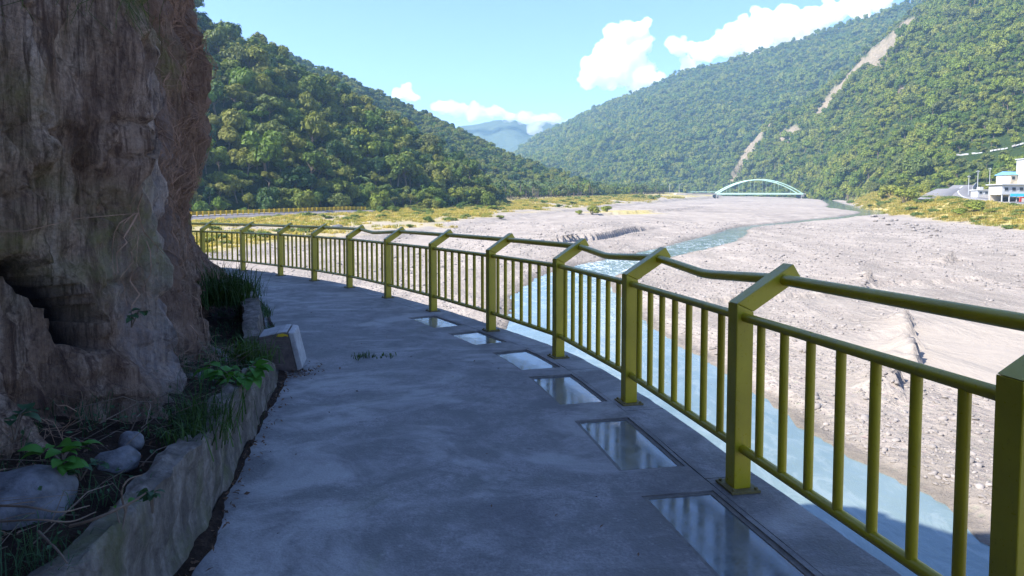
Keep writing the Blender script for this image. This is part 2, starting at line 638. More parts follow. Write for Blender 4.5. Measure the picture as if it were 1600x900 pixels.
M['bark'] = simple('bark', (0.13, 0.10, 0.075), 0.95, 0.3, 2.0, bump=0.5)
M['barkpale'] = simple('dry twig', (0.15, 0.11, 0.08), 0.9, 0.35, 9)
M['root'] = simple('dry hanging roots', (0.27, 0.17, 0.115), 0.95, 0.45, 5)
M['litter'] = simple('brown dead leaves', (0.13, 0.075, 0.045), 0.9, 0.5, 8)
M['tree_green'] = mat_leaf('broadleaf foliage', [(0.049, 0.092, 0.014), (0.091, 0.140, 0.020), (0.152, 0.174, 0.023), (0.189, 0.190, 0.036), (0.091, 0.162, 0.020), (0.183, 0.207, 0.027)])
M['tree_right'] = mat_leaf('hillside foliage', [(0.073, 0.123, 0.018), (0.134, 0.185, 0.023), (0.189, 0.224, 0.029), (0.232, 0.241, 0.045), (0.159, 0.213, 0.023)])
M['tree_olive'] = mat_leaf('olive foliage', [(0.105, 0.135, 0.030), (0.15, 0.175, 0.042), (0.125, 0.14, 0.04), (0.10, 0.155, 0.026)])
M['tree_dark'] = mat_leaf('dark foliage', [(0.028, 0.066, 0.018), (0.045, 0.09, 0.022)])
M['palm'] = mat_leaf('palm foliage', [(0.06, 0.10, 0.025), (0.10, 0.13, 0.04)])
M['bush'] = mat_leaf('bright bush foliage', [(0.091, 0.146, 0.027), (0.146, 0.179, 0.036)])
M['grassg'] = mat_leaf('green grass', [(0.035, 0.075, 0.016), (0.06, 0.11, 0.022)])
M['grassd'] = mat_leaf('dry golden grass', trans=0.5, cols=[(0.46, 0.36, 0.11), (0.40, 0.33, 0.09), (0.22, 0.24, 0.05), (0.50, 0.39, 0.17)])
M['leafg'] = mat_leaf('fresh leaf', [(0.045, 0.15, 0.02), (0.07, 0.19, 0.03)])
M['leafb'] = mat_leaf('old leaf', [(0.03, 0.075, 0.035), (0.05, 0.10, 0.045)])
M['hillL'] = mat_hill('wooded slope floor', (0.018, 0.03, 0.010), (0.04, 0.055, 0.018))
M['hillR'] = mat_hill('wooded mountain floor', (0.03, 0.055, 0.016), (0.065, 0.09, 0.028), True)
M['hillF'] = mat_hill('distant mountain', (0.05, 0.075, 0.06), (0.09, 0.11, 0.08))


def mat_glass():
    b = NB('ribbed floor glass')
    v = b.co(kind='World')
    wv = b.n('ShaderNodeTexWave')
    wv.inputs['Scale'].default_value = 9
    wv.inputs['Distortion'].default_value = 1.0
    wv.inputs['Detail'].default_value = 1
    b.l(b.co((1, 2.2, 1), 'World'), wv.inputs['Vector'])
    n = b.noise(v, 9, 3, 0.5)
    wv.wave_type = 'BANDS'
    wv.bands_direction = 'DIAGONAL'
    wv.inputs['Scale'].default_value = 24
    nn = b.bump(n, 0.05, 0.01, b.bump(wv.outputs['Fac'], 0.03, 0.004))
    d = b.noise(v, 7, 6, 0.7)
    b.fin(b.mix(b.ramp(d, [(0.4, 0.0), (0.7, 1.0)]), (0.42, 0.50, 0.55), (0.60, 0.66, 0.68)), b.ramp(d, [(0.36, 0.04), (0.62, 0.22)]), nn, 0.9)
    b.b.inputs['Transmission Weight'].default_value = 0.75
    b.b.inputs['IOR'].default_value = 1.5
    return b.m


M['glass'] = mat_glass()
M['frame'] = simple('dull panel frame', (0.15, 0.14, 0.125), 0.7, 0.3, 30)

# ------------------------------------------------------------------ curves in plan
FP = [(1.35, -6.6), (1.50, -4.9), (1.60, -3.15), (1.66, -1.4), (1.68, 0.36), (1.565, 2.05), (1.262, 3.717), (0.94, 5.387),
      (0.488, 7.08), (-0.27, 8.65), (-1.21, 10.33), (-2.19, 11.90), (-3.24, 13.47), (-4.33, 14.80), (-5.46, 15.95),
      (-6.88, 17.3), (-8.4, 18.4), (-10.0, 19.2), (-11.8, 19.9), (-13.6, 20.4)]
FP = np.array(FP)


def catmull(pts, n=24):
    pts = np.asarray(pts, float)
    p = np.vstack([2 * pts[0] - pts[1], pts, 2 * pts[-1] - pts[-2]])
    out = []
    for i in range(1, len(p) - 2):
        t = np.linspace(0, 1, n, endpoint=False)[:, None]
        a, b, c, d = p[i - 1], p[i], p[i + 1], p[i + 2]
        out.append(0.5 * (2 * b + (c - a) * t + (2 * a - 5 * b + 4 * c - d) * t ** 2 + (3 * b - a - 3 * c + d) * t ** 3))
    out.append(pts[-1][None])
    return np.vstack(out)


class Curve:
    def __init__(s, pts, n=24):
        s.p = catmull(pts, n)
        s.s = np.concatenate([[0], np.cumsum(np.hypot(*np.diff(s.p, axis=0).T))])
        s.L = s.s[-1]

    def at(s, q):
        return np.stack([np.interp(q, s.s, s.p[:, 0]), np.interp(q, s.s, s.p[:, 1])], -1)

    def tan(s, q):
        a, b = s.at(np.clip(np.asarray(q) - 0.15, 0, s.L)), s.at(np.clip(np.asarray(q) + 0.15, 0, s.L))
        t = b - a
        return t / np.linalg.norm(t, axis=-1, keepdims=True)

    def off(s, q, d):
        """offset to the right of travel (outwards, towards the river)"""
        t = s.tan(q)
        return s.at(q) + np.stack([t[..., 1], -t[..., 0]], -1) * np.asarray(d)[..., None]

    def near(s, pt):
        return s.s[np.argmin(np.hypot(s.p[:, 0] - pt[0], s.p[:, 1] - pt[1]))]


FC = Curve(FP)

# ------------------------------------------------------------------ ground heights
BOT = np.array([(-60, -60), (30, -58), (60, -44), (96, -27), (120, -17), (148, -13), (180, 0), (256, 23), (360, 64), (472, 109), (640, 190), (770, 240), (1000, 290), (4000, 500)], float)
TOP = np.array([(-60, -95), (60, -84), (150, -78), (160, -75), (185, -63), (215, -46.6), (270, -25), (400, 19), (560, 105), (700, 171), (900, 215), (1000, 240), (4000, 420)], float)
RB = np.array([(-60, 76), (60, 84), (130, 98), (163, 104), (209, 114), (289, 150), (420, 205), (600, 300), (760, 345), (1000, 380), (4000, 600)], float)
CH = np.array([(-40, 5), (0, 6.0), (8, 6.4), (15.5, 6.5), (20, 5.2), (25, 4.6), (30, 4.5), (38, 4.6), (46, 4.3), (57, 4.5), (66, 6.6), (75, 11.0), (85, 17), (98, 25),
               (112, 33), (128, 41), (152, 52.5), (180, 76), (222, 113), (260, 139), (320, 157), (420, 200), (640, 290), (800, 330)], float)
CHW = np.array([(-40, 6), (0, 6.0), (15.5, 5.2), (20, 5.5), (25, 5.4), (30, 5.3), (38, 4.5), (46, 4.2), (57, 3.8), (66, 3.2), (75, 3.2), (85, 2.6), (98, 3.0), (112, 3.6), (128, 2.6), (152, 1.7), (180, 1.6),
                (222, 3.2), (260, 5.5), (320, 7), (420, 4), (800, 4)], float)
SCARPS = [  # line, height, decay
    ([(21.9, 37.2), (22.7, 38.6), (24.0, 40.6)], 0.75, 0.55),
    ([(18.4, 30.8), (19.5, 32.4), (20.7, 34.4)], 0.95, 0.6),
    ([(15.2, 26.2), (15.9, 27.4), (16.5, 28.6)], 0.7, 0.55),
    ([(30.0, 56.6), (31.6, 60.5)], 1.0, 1.2),
    ([(45, 73), (49, 77)], 1.0, 1.5),
    ([(7.0, 104), (11.5, 109), (17, 119), (24.5, 131)], 1.1, 9),
    ([(38, 232), (62, 262), (83, 300)], 1.0, 16),
    ([(15, 47), (24, 50), (31, 56), (44, 61)], 0.35, 5),
    ([(60, 78), (70, 92), (88, 108)], 0.8, 8),
]


def y_near(line):
    return line[0][1] < 45


def segd(x, y, line):
    best = np.full(np.shape(x), 1e9)
    side = np.zeros(np.shape(x))
    for (ax, ay), (bx, by) in zip(line[:-1], line[1:]):
        dx, dy = bx - ax, by - ay
        L2 = dx * dx + dy * dy
        t = np.clip(((x - ax) * dx + (y - ay) * dy) / L2, 0, 1)
        d = np.hypot(x - ax - t * dx, y - ay - t * dy)
        cr = dx * (y - ay) - dy * (x - ax)
        m = d < best
        best = np.where(m, d, best)
        side = np.where(m, np.sign(cr), side)
    return best, side


CHL = [tuple(q[::-1]) for q in catmull(CH, 6)]
CHS = np.array([q[1] for q in CHL])


def chan(x, y):
    """signed fraction of the channel half width"""
    best = np.full(np.shape(x), 1e9)
    wd = np.full(np.shape(x), 5.0)
    for (ax, ay), (bx, by) in zip(CHL[:-1], CHL[1:]):
        dx, dy = bx - ax, by - ay
        t = np.clip(((x - ax) * dx + (y - ay) * dy) / (dx * dx + dy * dy), 0, 1)
        d = np.hypot(x - ax - t * dx, y - ay - t * dy)
        w = np.interp(ay + t * dy, CHW[:, 0], CHW[:, 1])
        m = d - w < best - wd
        best = np.where(m, d, best)
        wd = np.where(m, w, wd)
    return best, wd


def base_z(y):
    return -6.45 + 0.029 * np.asarray(y, float)


def ground(x, y, full=False):
    x, y = np.asarray(x, float), np.asarray(y, float)
    z0 = base_z(y)
    wob = 5 * fbm(x / 30, y / 30, 3.3, 3)
    n = 0.45 * fbm(x / 22, y / 40, 1.1, 4) + 0.16 * fbm(x / 4.0, y / 6.0, 2.2, 3) + 0.07 * fbm(x / 1.1, y / 1.3, 7.7, 2)
    silt = sstep(9.5, 4.5, np.hypot((x - 25.5) / 1.25, (y - 33) / 1.0) + 2.2 * fbm(x / 3, y / 3, 4, 3))
    silt = np.maximum(silt, 0.55 * sstep(0.28, 0.42, fbm(x / 14, y / 36, 9.1, 4)))
    n = n * (1 - 0.6 * silt)
    z = z0 + n
    for line, h, dec in SCARPS:
        q = 1.3 if y_near(line) else 14.0
        a_ = 0.7 if y_near(line) else 3.0
        d, sd_ = segd(x + a_ * fbm(x / q, y / q, 6.0, 3), y + a_ * fbm(x / q, y / q, 9.0, 3), line)
        ends = np.minimum(np.hypot(x - line[0][0], y - line[0][1]), np.hypot(x - line[-1][0], y - line[-1][1]))
        z = z + np.where(sd_ > 0, h * (np.exp(-(d / (2.2 * dec)) ** 2) if dec < 1 else np.exp(-d / dec)), 0.0) * np.clip(ends / 0.8, 0, 1)
    z = z - 0.28 * sstep(8.5, 3.0, np.hypot((x - 24.0) / 1.2, y - 32.5))
    # banks
    xb, xt = np.interp(y, BOT[:, 0], BOT[:, 1]), np.interp(y, TOP[:, 0], TOP[:, 1])
    tl = np.clip((xb - x - wob * 0.8) / np.maximum(xb - xt, 4), -1, 2)
    hl = np.interp(y, [0, 160, 270, 400, 560, 900, 3000], [1.1, 1.2, 1.3, 2.6, 4.0, 4.5, 6])
    step = 0.45 * sstep(0.0, 0.06, tl) + 0.55 * sstep(0.1, 1.0, tl)
    z = z + hl * step
    xr = np.interp(y, RB[:, 0], RB[:, 1])
    tr = (x - xr + wob * 0.6) / 16.0
    hr = np.interp(y, [0, 160, 230, 300, 600, 3000], [3.4, 3.8, 5.2, 6.6, 7, 8])
    z = z + hr * sstep(0, 1.35, tr)
    # channel
    d, w = chan(x, y)
    dd = d + 1.0 * fbm(x / 3.0, y / 4.0, 5.5, 3) * np.clip(w / 4, 0.4, 1)
    near = (d < w + 12)
    z = np.where(near, z * 1.0 - 0.75 * sstep(w + 1.6, w - 1.2, dd), z)
    z = np.where(near, np.where(dd < w, np.minimum(z, z0 - 0.37 - 0.3 * sstep(w, w - 1.5, dd)), np.maximum(z, z0 - 0.29 + 0.03 * np.minimum(dd - w, 6))), z)
    if not full:
        return z
    wet = 0.75 * sstep(1.1, 0.15, dd - w + 0.4 * fbm(x, y, 3, 2))
    wet = np.maximum(wet, 0.5 * sstep(3.2, 2.2, np.hypot((x - 25) / 1.6, y - 34.2) + fbm(x / 1.5, y / 1.5, 8, 3)))
    gl = sstep(0.04, 0.16, tl + 0.20 * fbm(x / 9, y / 12, 8.8, 4)) * np.clip(0.55 + 1.6 * fbm(x / 16, y / 25, 2.9, 3) + 0.5 * sstep(0.2, 0.8, tl), 0, 1)
    grr = sstep(0.1, 0.4, tr + 0.25 * fbm(x / 6, y / 8, 4.2, 3))
    isl = sstep(14, 6, np.hypot((x - 37) / 1.3, (y - 243) / 1.6) + 6 * fbm(x / 10, y / 10, 1.7, 3))
    return z, np.clip(wet, 0, 1), np.clip(silt, 0, 1), np.clip(np.maximum(np.maximum(gl, grr), isl * 0.9), 0, 1)


# ------------------------------------------------------------------ ground sheet
def build_ground():
    ys = [-45.0]
    while ys[-1] < 4200:
        y = ys[-1]
        ys.append(y + (0.27 if -2 < y < 44 else max(0.4, 0.0075 * abs(y + 5))) * (1 if y > -4 else 3))
    ys = np.array(ys)
    nu = 680
    q = np.linspace(-1, 1, nu)
    u = 2.6 * np.sinh(3.1 * q) / np.sinh(3.1)
    X = 0.12 + u[None, :] * (ys[:, None] + 62) + 0.10 * np.maximum(ys[:, None], 0)
    Y = np.repeat(ys[:, None], nu, 1)
    z, wet, silt, gr = ground(X, Y, True)
    v = np.stack([X, Y, z], -1).reshape(-1, 3)
    o = mobj('riverbed', v, gridfaces(len(ys), nu)[:, ::-1], M['bed'], None, True, {'wet': wet, 'silt': silt, 'grass': gr})
    tag(o, kind='structure')


build_ground()


def build_river():
    pts = catmull(CH, 10)
    t = np.gradient(pts, axis=0)
    t /= np.linalg.norm(t, axis=1, keepdims=True)
    cols = np.linspace(-1, 1, 17)
    w = np.interp(pts[:, 0], CHW[:, 0], CHW[:, 1]) * 1.25 + 1.6
    Y = pts[:, 0][:, None] + (-t[:, 1])[:, None] * cols * w[:, None]
    X = pts[:, 1][:, None] + t[:, 0][:, None] * cols * w[:, None]
    Z = base_z(Y) - 0.335
    foam = np.interp(Y, [0, 40, 66, 74, 84, 90, 105, 120, 150, 900], [0.0, 0.05, 0.35, 0.9, 0.5, 0.2, 0.45, 0.2, 0.1, 0.0])
    foam = np.maximum(foam, 0.22 * np.exp(-((X - 2.5) / 1.6) ** 2) * (Y < 32))
    v = np.stack([X, Y, Z], -1).reshape(-1, 3)
    o = mobj('river', v, gridfaces(len(pts), len(cols)), M['water'], None, True, {'foam': foam})
    tag(o, kind='structure')


build_river()

# ------------------------------------------------------------------ walkway
PANELS = [((1.12, 2.38), (1.13, 3.70)), ((0.998, 4.04), (0.871, 4.99)), ((0.73, 5.38), (0.477, 6.32)), ((0.34, 6.60), (0.0, 7.43)),
          ((-0.28, 7.80), (-0.5, 8.58)), ((-0.75, 9.02), (-1.04, 9.95))]
PS = [(FC.near(a), FC.near(b)) for a, b in PANELS]
T0, T1 = 0.15, 0.57


def slab(sb, tb, zt, zb, present, wob=0.0):
    """cells in (arc length, inward distance); present(sm, tm) -> bool"""
    sb, tb = np.array(sb), np.array(tb)
    ns, nt_ = len(sb), len(tb)
    S, T = np.meshgrid(sb, tb, indexing='ij')
    xy = FC.off(S.ravel(), -T.ravel()).reshape(ns, nt_, 2)
    top = np.concatenate([xy, np.full((ns, nt_, 1), zt)], -1)
    if wob:
        edge = (T == tb[0])
        top[..., 0] += edge * 0.012 * vn(S * 6, 0.3)
        top[..., 2] += wob * fbm(xy[..., 0] * 1.1, xy[..., 1] * 1.1, 2.0, 3)
    bot = top.copy()
    bot[..., 2] = zb
    v = np.concatenate([top.reshape(-1, 3), bot.reshape(-1, 3)])
    off = ns * nt_
    pr = np.zeros((ns - 1, nt_ - 1), bool)
    for i in range(ns - 1):
        for j in range(nt_ - 1):
            pr[i, j] = present((sb[i] + sb[i + 1]) / 2, (tb[j] + tb[j + 1]) / 2)
    f = []
    g = lambda i, j: 0 <= i < ns - 1 and 0 <= j < nt_ - 1 and pr[i, j]
    for i in range(ns - 1):
        for j in range(nt_ - 1):
            if not pr[i, j]:
                continue
            a, b, c, d = i * nt_ + j, (i + 1) * nt_ + j, (i + 1) * nt_ + j + 1, i * nt_ + j + 1
            f.append((a, b, c, d))
            f.append((d + off, c + off, b + off, a + off))
            for (p, q, ii, jj) in ((a, b, i, j - 1), (b, c, i + 1, j), (c, d, i, j + 1), (d, a, i - 1, j)):
                if not g(ii, jj):
                    f.append((q, p, p + off, q + off))
    return v, f


def build_walkway():
    holes = PS
    inhole = lambda s, t: any(a < s < b for a, b in holes) and T0 < t < T1
    sb = sorted(set(np.arange(0, FC.L, 0.25).round(3)) | {q for h in holes for q in h})
    v, f = slab(sb, [0.1195, T0, 0.36, T1, 0.8, 1.1, 1.5, 1.9, 2.3, 2.7, 3.1, 3.6, 4.4], 0.0, -0.15, lambda s, t: not inhole(s, t), 0.004)
    w = mobj('walkway', v, f, M['walk'])
    tag(w, kind='structure')
    # lower slab that carries the edge pieces
    v, f = slab(sb, [-0.17, 0.05, T0, 0.36, T1, 1.2, 2.2, 3.2, 4.4], -0.156, -0.36, lambda s, t: not inhole(s, t))
    mobj('lower_slab', v, f, M['conc'], w)
    # edge pieces with open joints
    cuts = [0.0]
    for a, b in PS:
        cuts.append(b + 0.15)
    first = PS[0][0] - 0.17
    k = first
    while k > 0.6:
        cuts.append(k)
        k -= 1.33
    k = PS[-1][1] + 0.15 + 1.33
    while k < FC.L - 0.3:
        cuts.append(k)
        k += 1.33
    cuts = sorted(cuts) + [FC.L]
    for a, b in zip(cuts[:-1], cuts[1:]):
        if b - a < 0.2:
            continue
        n = max(3, int((b - a) / 0.12))
        v, f = slab(np.linspace(a + 0.005, b - 0.005, n), [-0.20, -0.05, 0.118], 0.001 + 0.002 * random.random(), -0.152, lambda s, t: True, 0.003)
        mobj('edge_slab', v, f, M['walk'], w)
    # glass panels
    for i, (a, b) in enumerate(PS):
        ln = b - a
        fr = MB()
        for s0, s1, t0, t1 in ((a, a + 0.028, T0, T1), (b - 0.028, b, T0, T1), (a + 0.028, b - 0.028, T0, T0 + 0.028), (a + 0.028, b - 0.028, T1 - 0.028, T1)):
            vv, ff = slab(np.linspace(s0, s1, 2 if s1 - s0 < 0.1 else 6), [t0, t1], -0.010, -0.05, lambda s, t: True)
            fr.add(vv, ff)
        p = fr.build('floor_panel', M['frame'], w)
        vv, ff = slab(np.linspace(a + 0.029, b - 0.029, 7), [T0 + 0.029, (T0 + T1) / 2, T1 - 0.029], -0.014, -0.034, lambda s, t: True)
        mobj('glass_pane', vv, ff, M['glass'], p)
        g = MB()
        ts = np.linspace(T0 + 0.04, T1 - 0.04, 10)
        for t in ts:
            pts = FC.off(np.linspace(a + 0.02, b - 0.02, 5), np.full(5, -t))
            g.tube([(q[0], q[1], -0.085) for q in pts], 0.006, 4)
        for s in np.arange(a + 0.04, b - 0.03, 0.035):
            pts = FC.off(np.array([s, s + 0.012]), np.array([-T0 - 0.02, -T1 + 0.02]))
            g.tube([(q[0], q[1], -0.075) for q in pts], 0.004, 4)
        g.build('grating', M['galv'], p)
    return w


build_walkway()

# ------------------------------------------------------------------ cliff
CP_ = np.array([(-3.0, -16), (-2.7, -11), (-2.45, -7), (-2.25, -3), (-2.3, 0.3), (-2.62, 2.9), (-3.02, 5.1), (-3.56, 6.8), (-3.95, 7.7), (-4.72, 9.2), (-5.75, 11.4), (-6.85, 13.4), (-8.6, 15.2),
                (-11.5, 16.6), (-15, 17.6), (-24, 19)], float)
CC = Curve(CP_, 30)
WP = np.array([(-1.25, -5.5), (-1.22, -2), (-1.26, 0.6), (-1.435, 2.87), (-1.56, 3.6), (-1.84, 4.88), (-2.11, 6.04), (-2.62, 7.5), (-3.32, 9.2), (-4.0, 10.8), (-4.9, 12.6), (-5.7, 13.9)], float)
WC = Curve(WP, 24)


def cliff_disp(s, y, z):
    b = 0.16 * np.sin(s * 2.9 + 1.2 * vn(s * 0.6, z * 0.22, 1.0) + 0.4) * sstep(7.5, 5.5, np.abs(y - 4.5) + 3)
    d = 0.30 * fbm(s * 0.55, z * 0.22, 3.0, 3) + b
    rg = 1 - np.abs(fbm(s * 1.5 + 0.5 * vn(s, z * 0.6, 2), z * 0.30, 8.0, 3)) * 2
    d = d + 0.25 * (rg - 0.4)
    rg2 = 1 - np.abs(fbm(s * 4.2 + 0.4 * vn(s * 2, z, 2), z * 0.8, 5.0, 3)) * 2
    d = d + 0.12 * rg2
    rg3 = 1 - np.abs(fbm(s * 10 + 0.5 * vn(s * 4, z * 2, 2), z * 1.3, 15.0, 3)) * 2
    d = d + 0.035 * rg3
    wx = s + 0.18 * fbm(s * 2, z * 1.4, 51.0, 3)
    wz = z + 0.18 * fbm(s * 2, z * 1.4, 61.0, 3)
    d = d - 0.11 * sstep(0.14, 0.36, fbm(wx * 2.1, wz * 0.9, 41.0, 3))
    d = d - 0.055 * sstep(0.14, 0.24, fbm(wx * 5.5, wz * 2.4, 43.0, 3))
    d = d - 0.10 * sstep(0.055, 0.0, np.abs(fbm(wx * 1.3, wz * 0.28, 45.0, 2)))
    d = d - 0.05 * sstep(0.05, 0.0, np.abs(fbm(wx * 2.6, wz * 1.5, 47.0, 2)))
    rg4 = 1 - np.abs(fbm(wx * 7, wz * 2.2, 49.0, 3)) * 2.4
    d = d + 0.05 * rg4
    d = d + 0.05 * fbm(s * 6, z * 5, 2.0, 4) + 0.022 * fbm(s * 22, z * 15, 4.0, 3)
    return d


def build_cliff():
    L = CC.L
    s0 = CC.near((-2.3, 1.2))
    s1 = CC.near((-6.85, 13.4))
    sv = np.concatenate([np.arange(0, s0, 0.25), np.arange(s0, s1, 0.028), np.arange(s1, L, 0.3)])
    zlo, kk = np.arange(-0.4, 4.6, 0.028), np.linspace(0.015, 1.0, 44)
    zv = np.concatenate([zlo, 5 + kk])
    S, Z = np.meshgrid(sv, zv, indexing='ij')
    c = CC.at(S.ravel()).reshape(*S.shape, 2)
    t = CC.tan(S.ravel()).reshape(*S.shape, 2)
    N = np.stack([t[..., 1], -t[..., 0]], -1)
    HT = np.interp(c[..., 1], [-20, -8, 3.0, 5.0, 6.8, 7.7, 9.2, 11.4, 14, 20], [13, 14, 14.6, 13.5, 12.8, 12.0, 10.6, 8.6, 6.6, 6.0])
    HT = HT + 0.9 * fbm(S * 0.8, 0.5, 44.0, 3)
    K = np.where(Z > 4.9, Z - 5, 0.0)
    Z = np.where(Z > 4.9, 4.6 + (HT - 4.6) * np.minimum(K / 0.86, 1) + 0.25 * np.maximum(K - 0.86, 0), Z)
    d = cliff_disp(S, c[..., 1], Z)
    # profile with height: flare at the foot, waist, bulge, lean back above
    zk = [-0.4, 0.0, 0.3, 0.6, 0.9, 1.3, 1.7, 2.1, 2.5, 3.0, 3.6, 4.2, 4.6]
    pk = [0.75, 0.55, 0.34, 0.20, 0.10, 0.02, 0.02, 0.09, 0.14, 0.08, -0.02, -0.12, -0.18]
    prof = np.interp(Z, zk, pk) - np.interp(K, [0, 0.4, 0.8, 0.9, 1.0], [0, 0.2, 0.7, 2.0, 6.0])
    flare = np.interp(c[..., 1], [8.6, 10, 12.4, 13.5], [0, 0.25, 0.5, 0.5]) * np.exp(-np.maximum(Z, 0) / 0.7)
    d = d + prof + flare
    # open hollow low on the near face
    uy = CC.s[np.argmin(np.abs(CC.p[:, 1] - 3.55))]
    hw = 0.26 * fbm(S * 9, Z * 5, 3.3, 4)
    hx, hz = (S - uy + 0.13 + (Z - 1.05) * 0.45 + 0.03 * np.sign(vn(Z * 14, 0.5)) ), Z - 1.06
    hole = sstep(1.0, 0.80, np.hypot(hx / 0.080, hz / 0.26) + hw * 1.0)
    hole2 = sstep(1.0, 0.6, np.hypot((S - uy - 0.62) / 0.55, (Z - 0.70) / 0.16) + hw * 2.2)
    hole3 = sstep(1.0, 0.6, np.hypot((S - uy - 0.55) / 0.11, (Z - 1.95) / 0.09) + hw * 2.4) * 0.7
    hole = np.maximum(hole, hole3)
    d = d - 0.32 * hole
    xy = c + N * d[..., None]
    v = np.concatenate([xy, Z[..., None]], -1)
    v = v.reshape(-1, 3)
    # colour masks
    n1 = fbm(S * 0.9, Z * 0.7, 6.0, 4)
    yy = c[..., 1]
    moss = sstep(0.05, 0.45, 0.75 * np.exp(-((yy - 3.9) / 0.95) ** 2) * np.exp(-((Z - 1.35) / 0.6) ** 2) + 0.9 * n1 - 0.12)
    moss = np.maximum(moss, sstep(0.35, 0.6, n1 + 0.15) * 0.35)
    pale = sstep(0.05, 0.4, 0.55 * np.exp(-((yy - 4.6) / 1.3) ** 2) * np.exp(-((Z - 1.9) / 0.9) ** 2) + 0.9 * fbm(S * 1.3, Z * 0.8, 16.0, 4) - 0.10)
    pale = 0.55 * np.maximum(pale, sstep(0.6, 0.2, np.abs(S - CC.near((-3.1, 5.6)) - 0.05 * np.sin(Z * 3)) / 0.35) * sstep(2.6, 1.6, Z) * 0.35)
    root = sstep(0.0, 0.4, fbm(S * 1.6, Z * 0.35, 26.0, 3) + 0.15)
    root = np.maximum(root, sstep(6.1, 6.8, yy) * 0.85)
    nv = len(v)
    f = gridfaces(len(sv), len(zv))
    # rock under the walkway
    q = np.linspace(0, FC.L, 120)
    zz = np.linspace(-0.37, -8.5, 24)
    Q, Z2 = np.meshgrid(q, zz, indexing='ij')
    off = -0.75 + 0.22 * (-Z2) ** 0.8 * 0.5 + 0.5 * fbm(Q * 0.7, Z2 * 0.5, 3, 4) + 0.12 * fbm(Q * 3, Z2 * 2, 3, 3)
    off = np.where(Z2 > -0.5, -0.5, off)
    xy2 = FC.off(Q.ravel(), off.ravel())
    v2 = np.concatenate([xy2, Z2.reshape(-1, 1)], -1)
    f2 = gridfaces(120, 24, nv)[:, ::-1]
    vv = np.concatenate([v, v2])
    z0 = np.zeros(len(v2))
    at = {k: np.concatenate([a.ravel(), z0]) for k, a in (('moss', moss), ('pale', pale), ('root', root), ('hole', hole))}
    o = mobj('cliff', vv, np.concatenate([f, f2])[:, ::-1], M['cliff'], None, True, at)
    tag(o, kind='structure')
    return dict(S=S, Z=Z, v=v.reshape(*S.shape, 3), N=N, root=root, hole=hole, yy=yy)


CL = build_cliff()

# ------------------------------------------------------------------ kerb wall, soil
def verge_z(y, w):
    """height of the soil between wall (w=0) and cliff (w=1)"""
    a = np.interp(y, [2, 4.4, 5.5, 6.4, 7.5, 9, 11, 13], [0.36, 0.36, 0.24, 0.10, 0.16, 0.30, 0.34, 0.25])
    b = np.interp(y, [2, 4.4, 5.5, 6.4, 7.5, 9, 11, 13], [0.66, 0.62, 0.42, 0.22, 0.25, 0.42, 0.42, 0.3])
    return a + (b - a) * w


def verge_xy(q, w, wall=0.2):
    a = WC.off(q, np.full(np.shape(q), -wall))
    cs = np.array([CC.s[np.argmin(np.hypot(CC.p[:, 0] - p[0], CC.p[:, 1] - p[1]))] for p in a])
    b = CC.off(cs, np.full(len(cs), -0.25))
    return a * (1 - np.asarray(w)[:, None]) + b * np.asarray(w)[:, None]


def build_verge():
    q = np.arange(0, WC.L, 0.04)
    ws = np.linspace(0, 1, 34)
    a = verge_xy(q, np.zeros(len(q)), 0.10)
    b = verge_xy(q, np.ones(len(q)))
    xy = a[:, None, :] * (1 - ws[None, :, None]) + b[:, None, :] * ws[None, :, None]
    z = verge_z(xy[..., 1], ws[None, :]) + 0.07 * fbm(xy[..., 0] * 2.5, xy[..., 1] * 2.5, 4, 3) + 0.03 * fbm(xy[..., 0] * 9, xy[..., 1] * 9, 4, 3)
    z = z - 0.06 * (ws[None, :] < 0.02)
    v = np.concatenate([xy, z[..., None]], -1).reshape(-1, 3)
    o = mobj('soil_verge', v, gridfaces(len(q), len(ws))[:, ::-1], M['soil'], None, True)
    tag(o, kind='structure')


build_verge()


def build_wall(name, sa, sb_, hgt, thick, label, lean=0.0, offs=0.0, rough=0.02):
    q = np.linspace(sa, sb_, max(8, int((sb_ - sa) / 0.05)))
    # section: outer foot up over the top and down the inner side
    sec = []
    for k in np.linspace(0, 1, 10):
        sec.append((0.0 - lean * k, k))
    for k in np.linspace(0.1, 0.9, 5):
        sec.append((-lean - thick * k, 1.0 + 0.02 * math.sin(k * 3.1)))
    for k in np.linspace(1, 0, 5):
        sec.append((-lean - thick, k))
    vs = []
    for o_, k in sec:
        h = hgt(q) if callable(hgt) else np.full(len(q), hgt)
        h = h + 0.03 * fbm(q * 2.2, 0.3, 1.0, 3) * 1.5
        zz = -0.02 + (h + 0.02) * k
        oo = np.full(len(q), o_ + offs)
        oo = oo + rough * fbm(q * 5, zz * 6 + o_ * 9, 2.0, 4) + 0.4 * rough * fbm(q * 22, zz * 22, 5.0, 2)
        xy = WC.off(q, oo)
        vs.append(np.concatenate([xy, (zz + 0.6 * rough * fbm(q * 9, o_ * 30 + 0.3, 2.0, 3) * (k > 0.95))[:, None]], -1))
    v = np.stack(vs, 1).reshape(-1, 3)
    ns = len(sec)
    f = [tuple(r) for r in gridfaces(len(q), ns)]
    f.append(tuple(range(ns)))
    f.append(tuple((len(q) - 1) * ns + k for k in range(ns - 1, -1, -1)))
    o = mobj(name, v, f, M['conc'], None, True)
    bm = bmesh.new()
    bm.from_mesh(o.data)
    bmesh.ops.recalc_face_normals(bm, faces=bm.faces)
    bm.to_mesh(o.data)
    bm.free()
    o.data.set_sharp_from_angle(angle=R(50))
    return tag(o, label, 'wall')


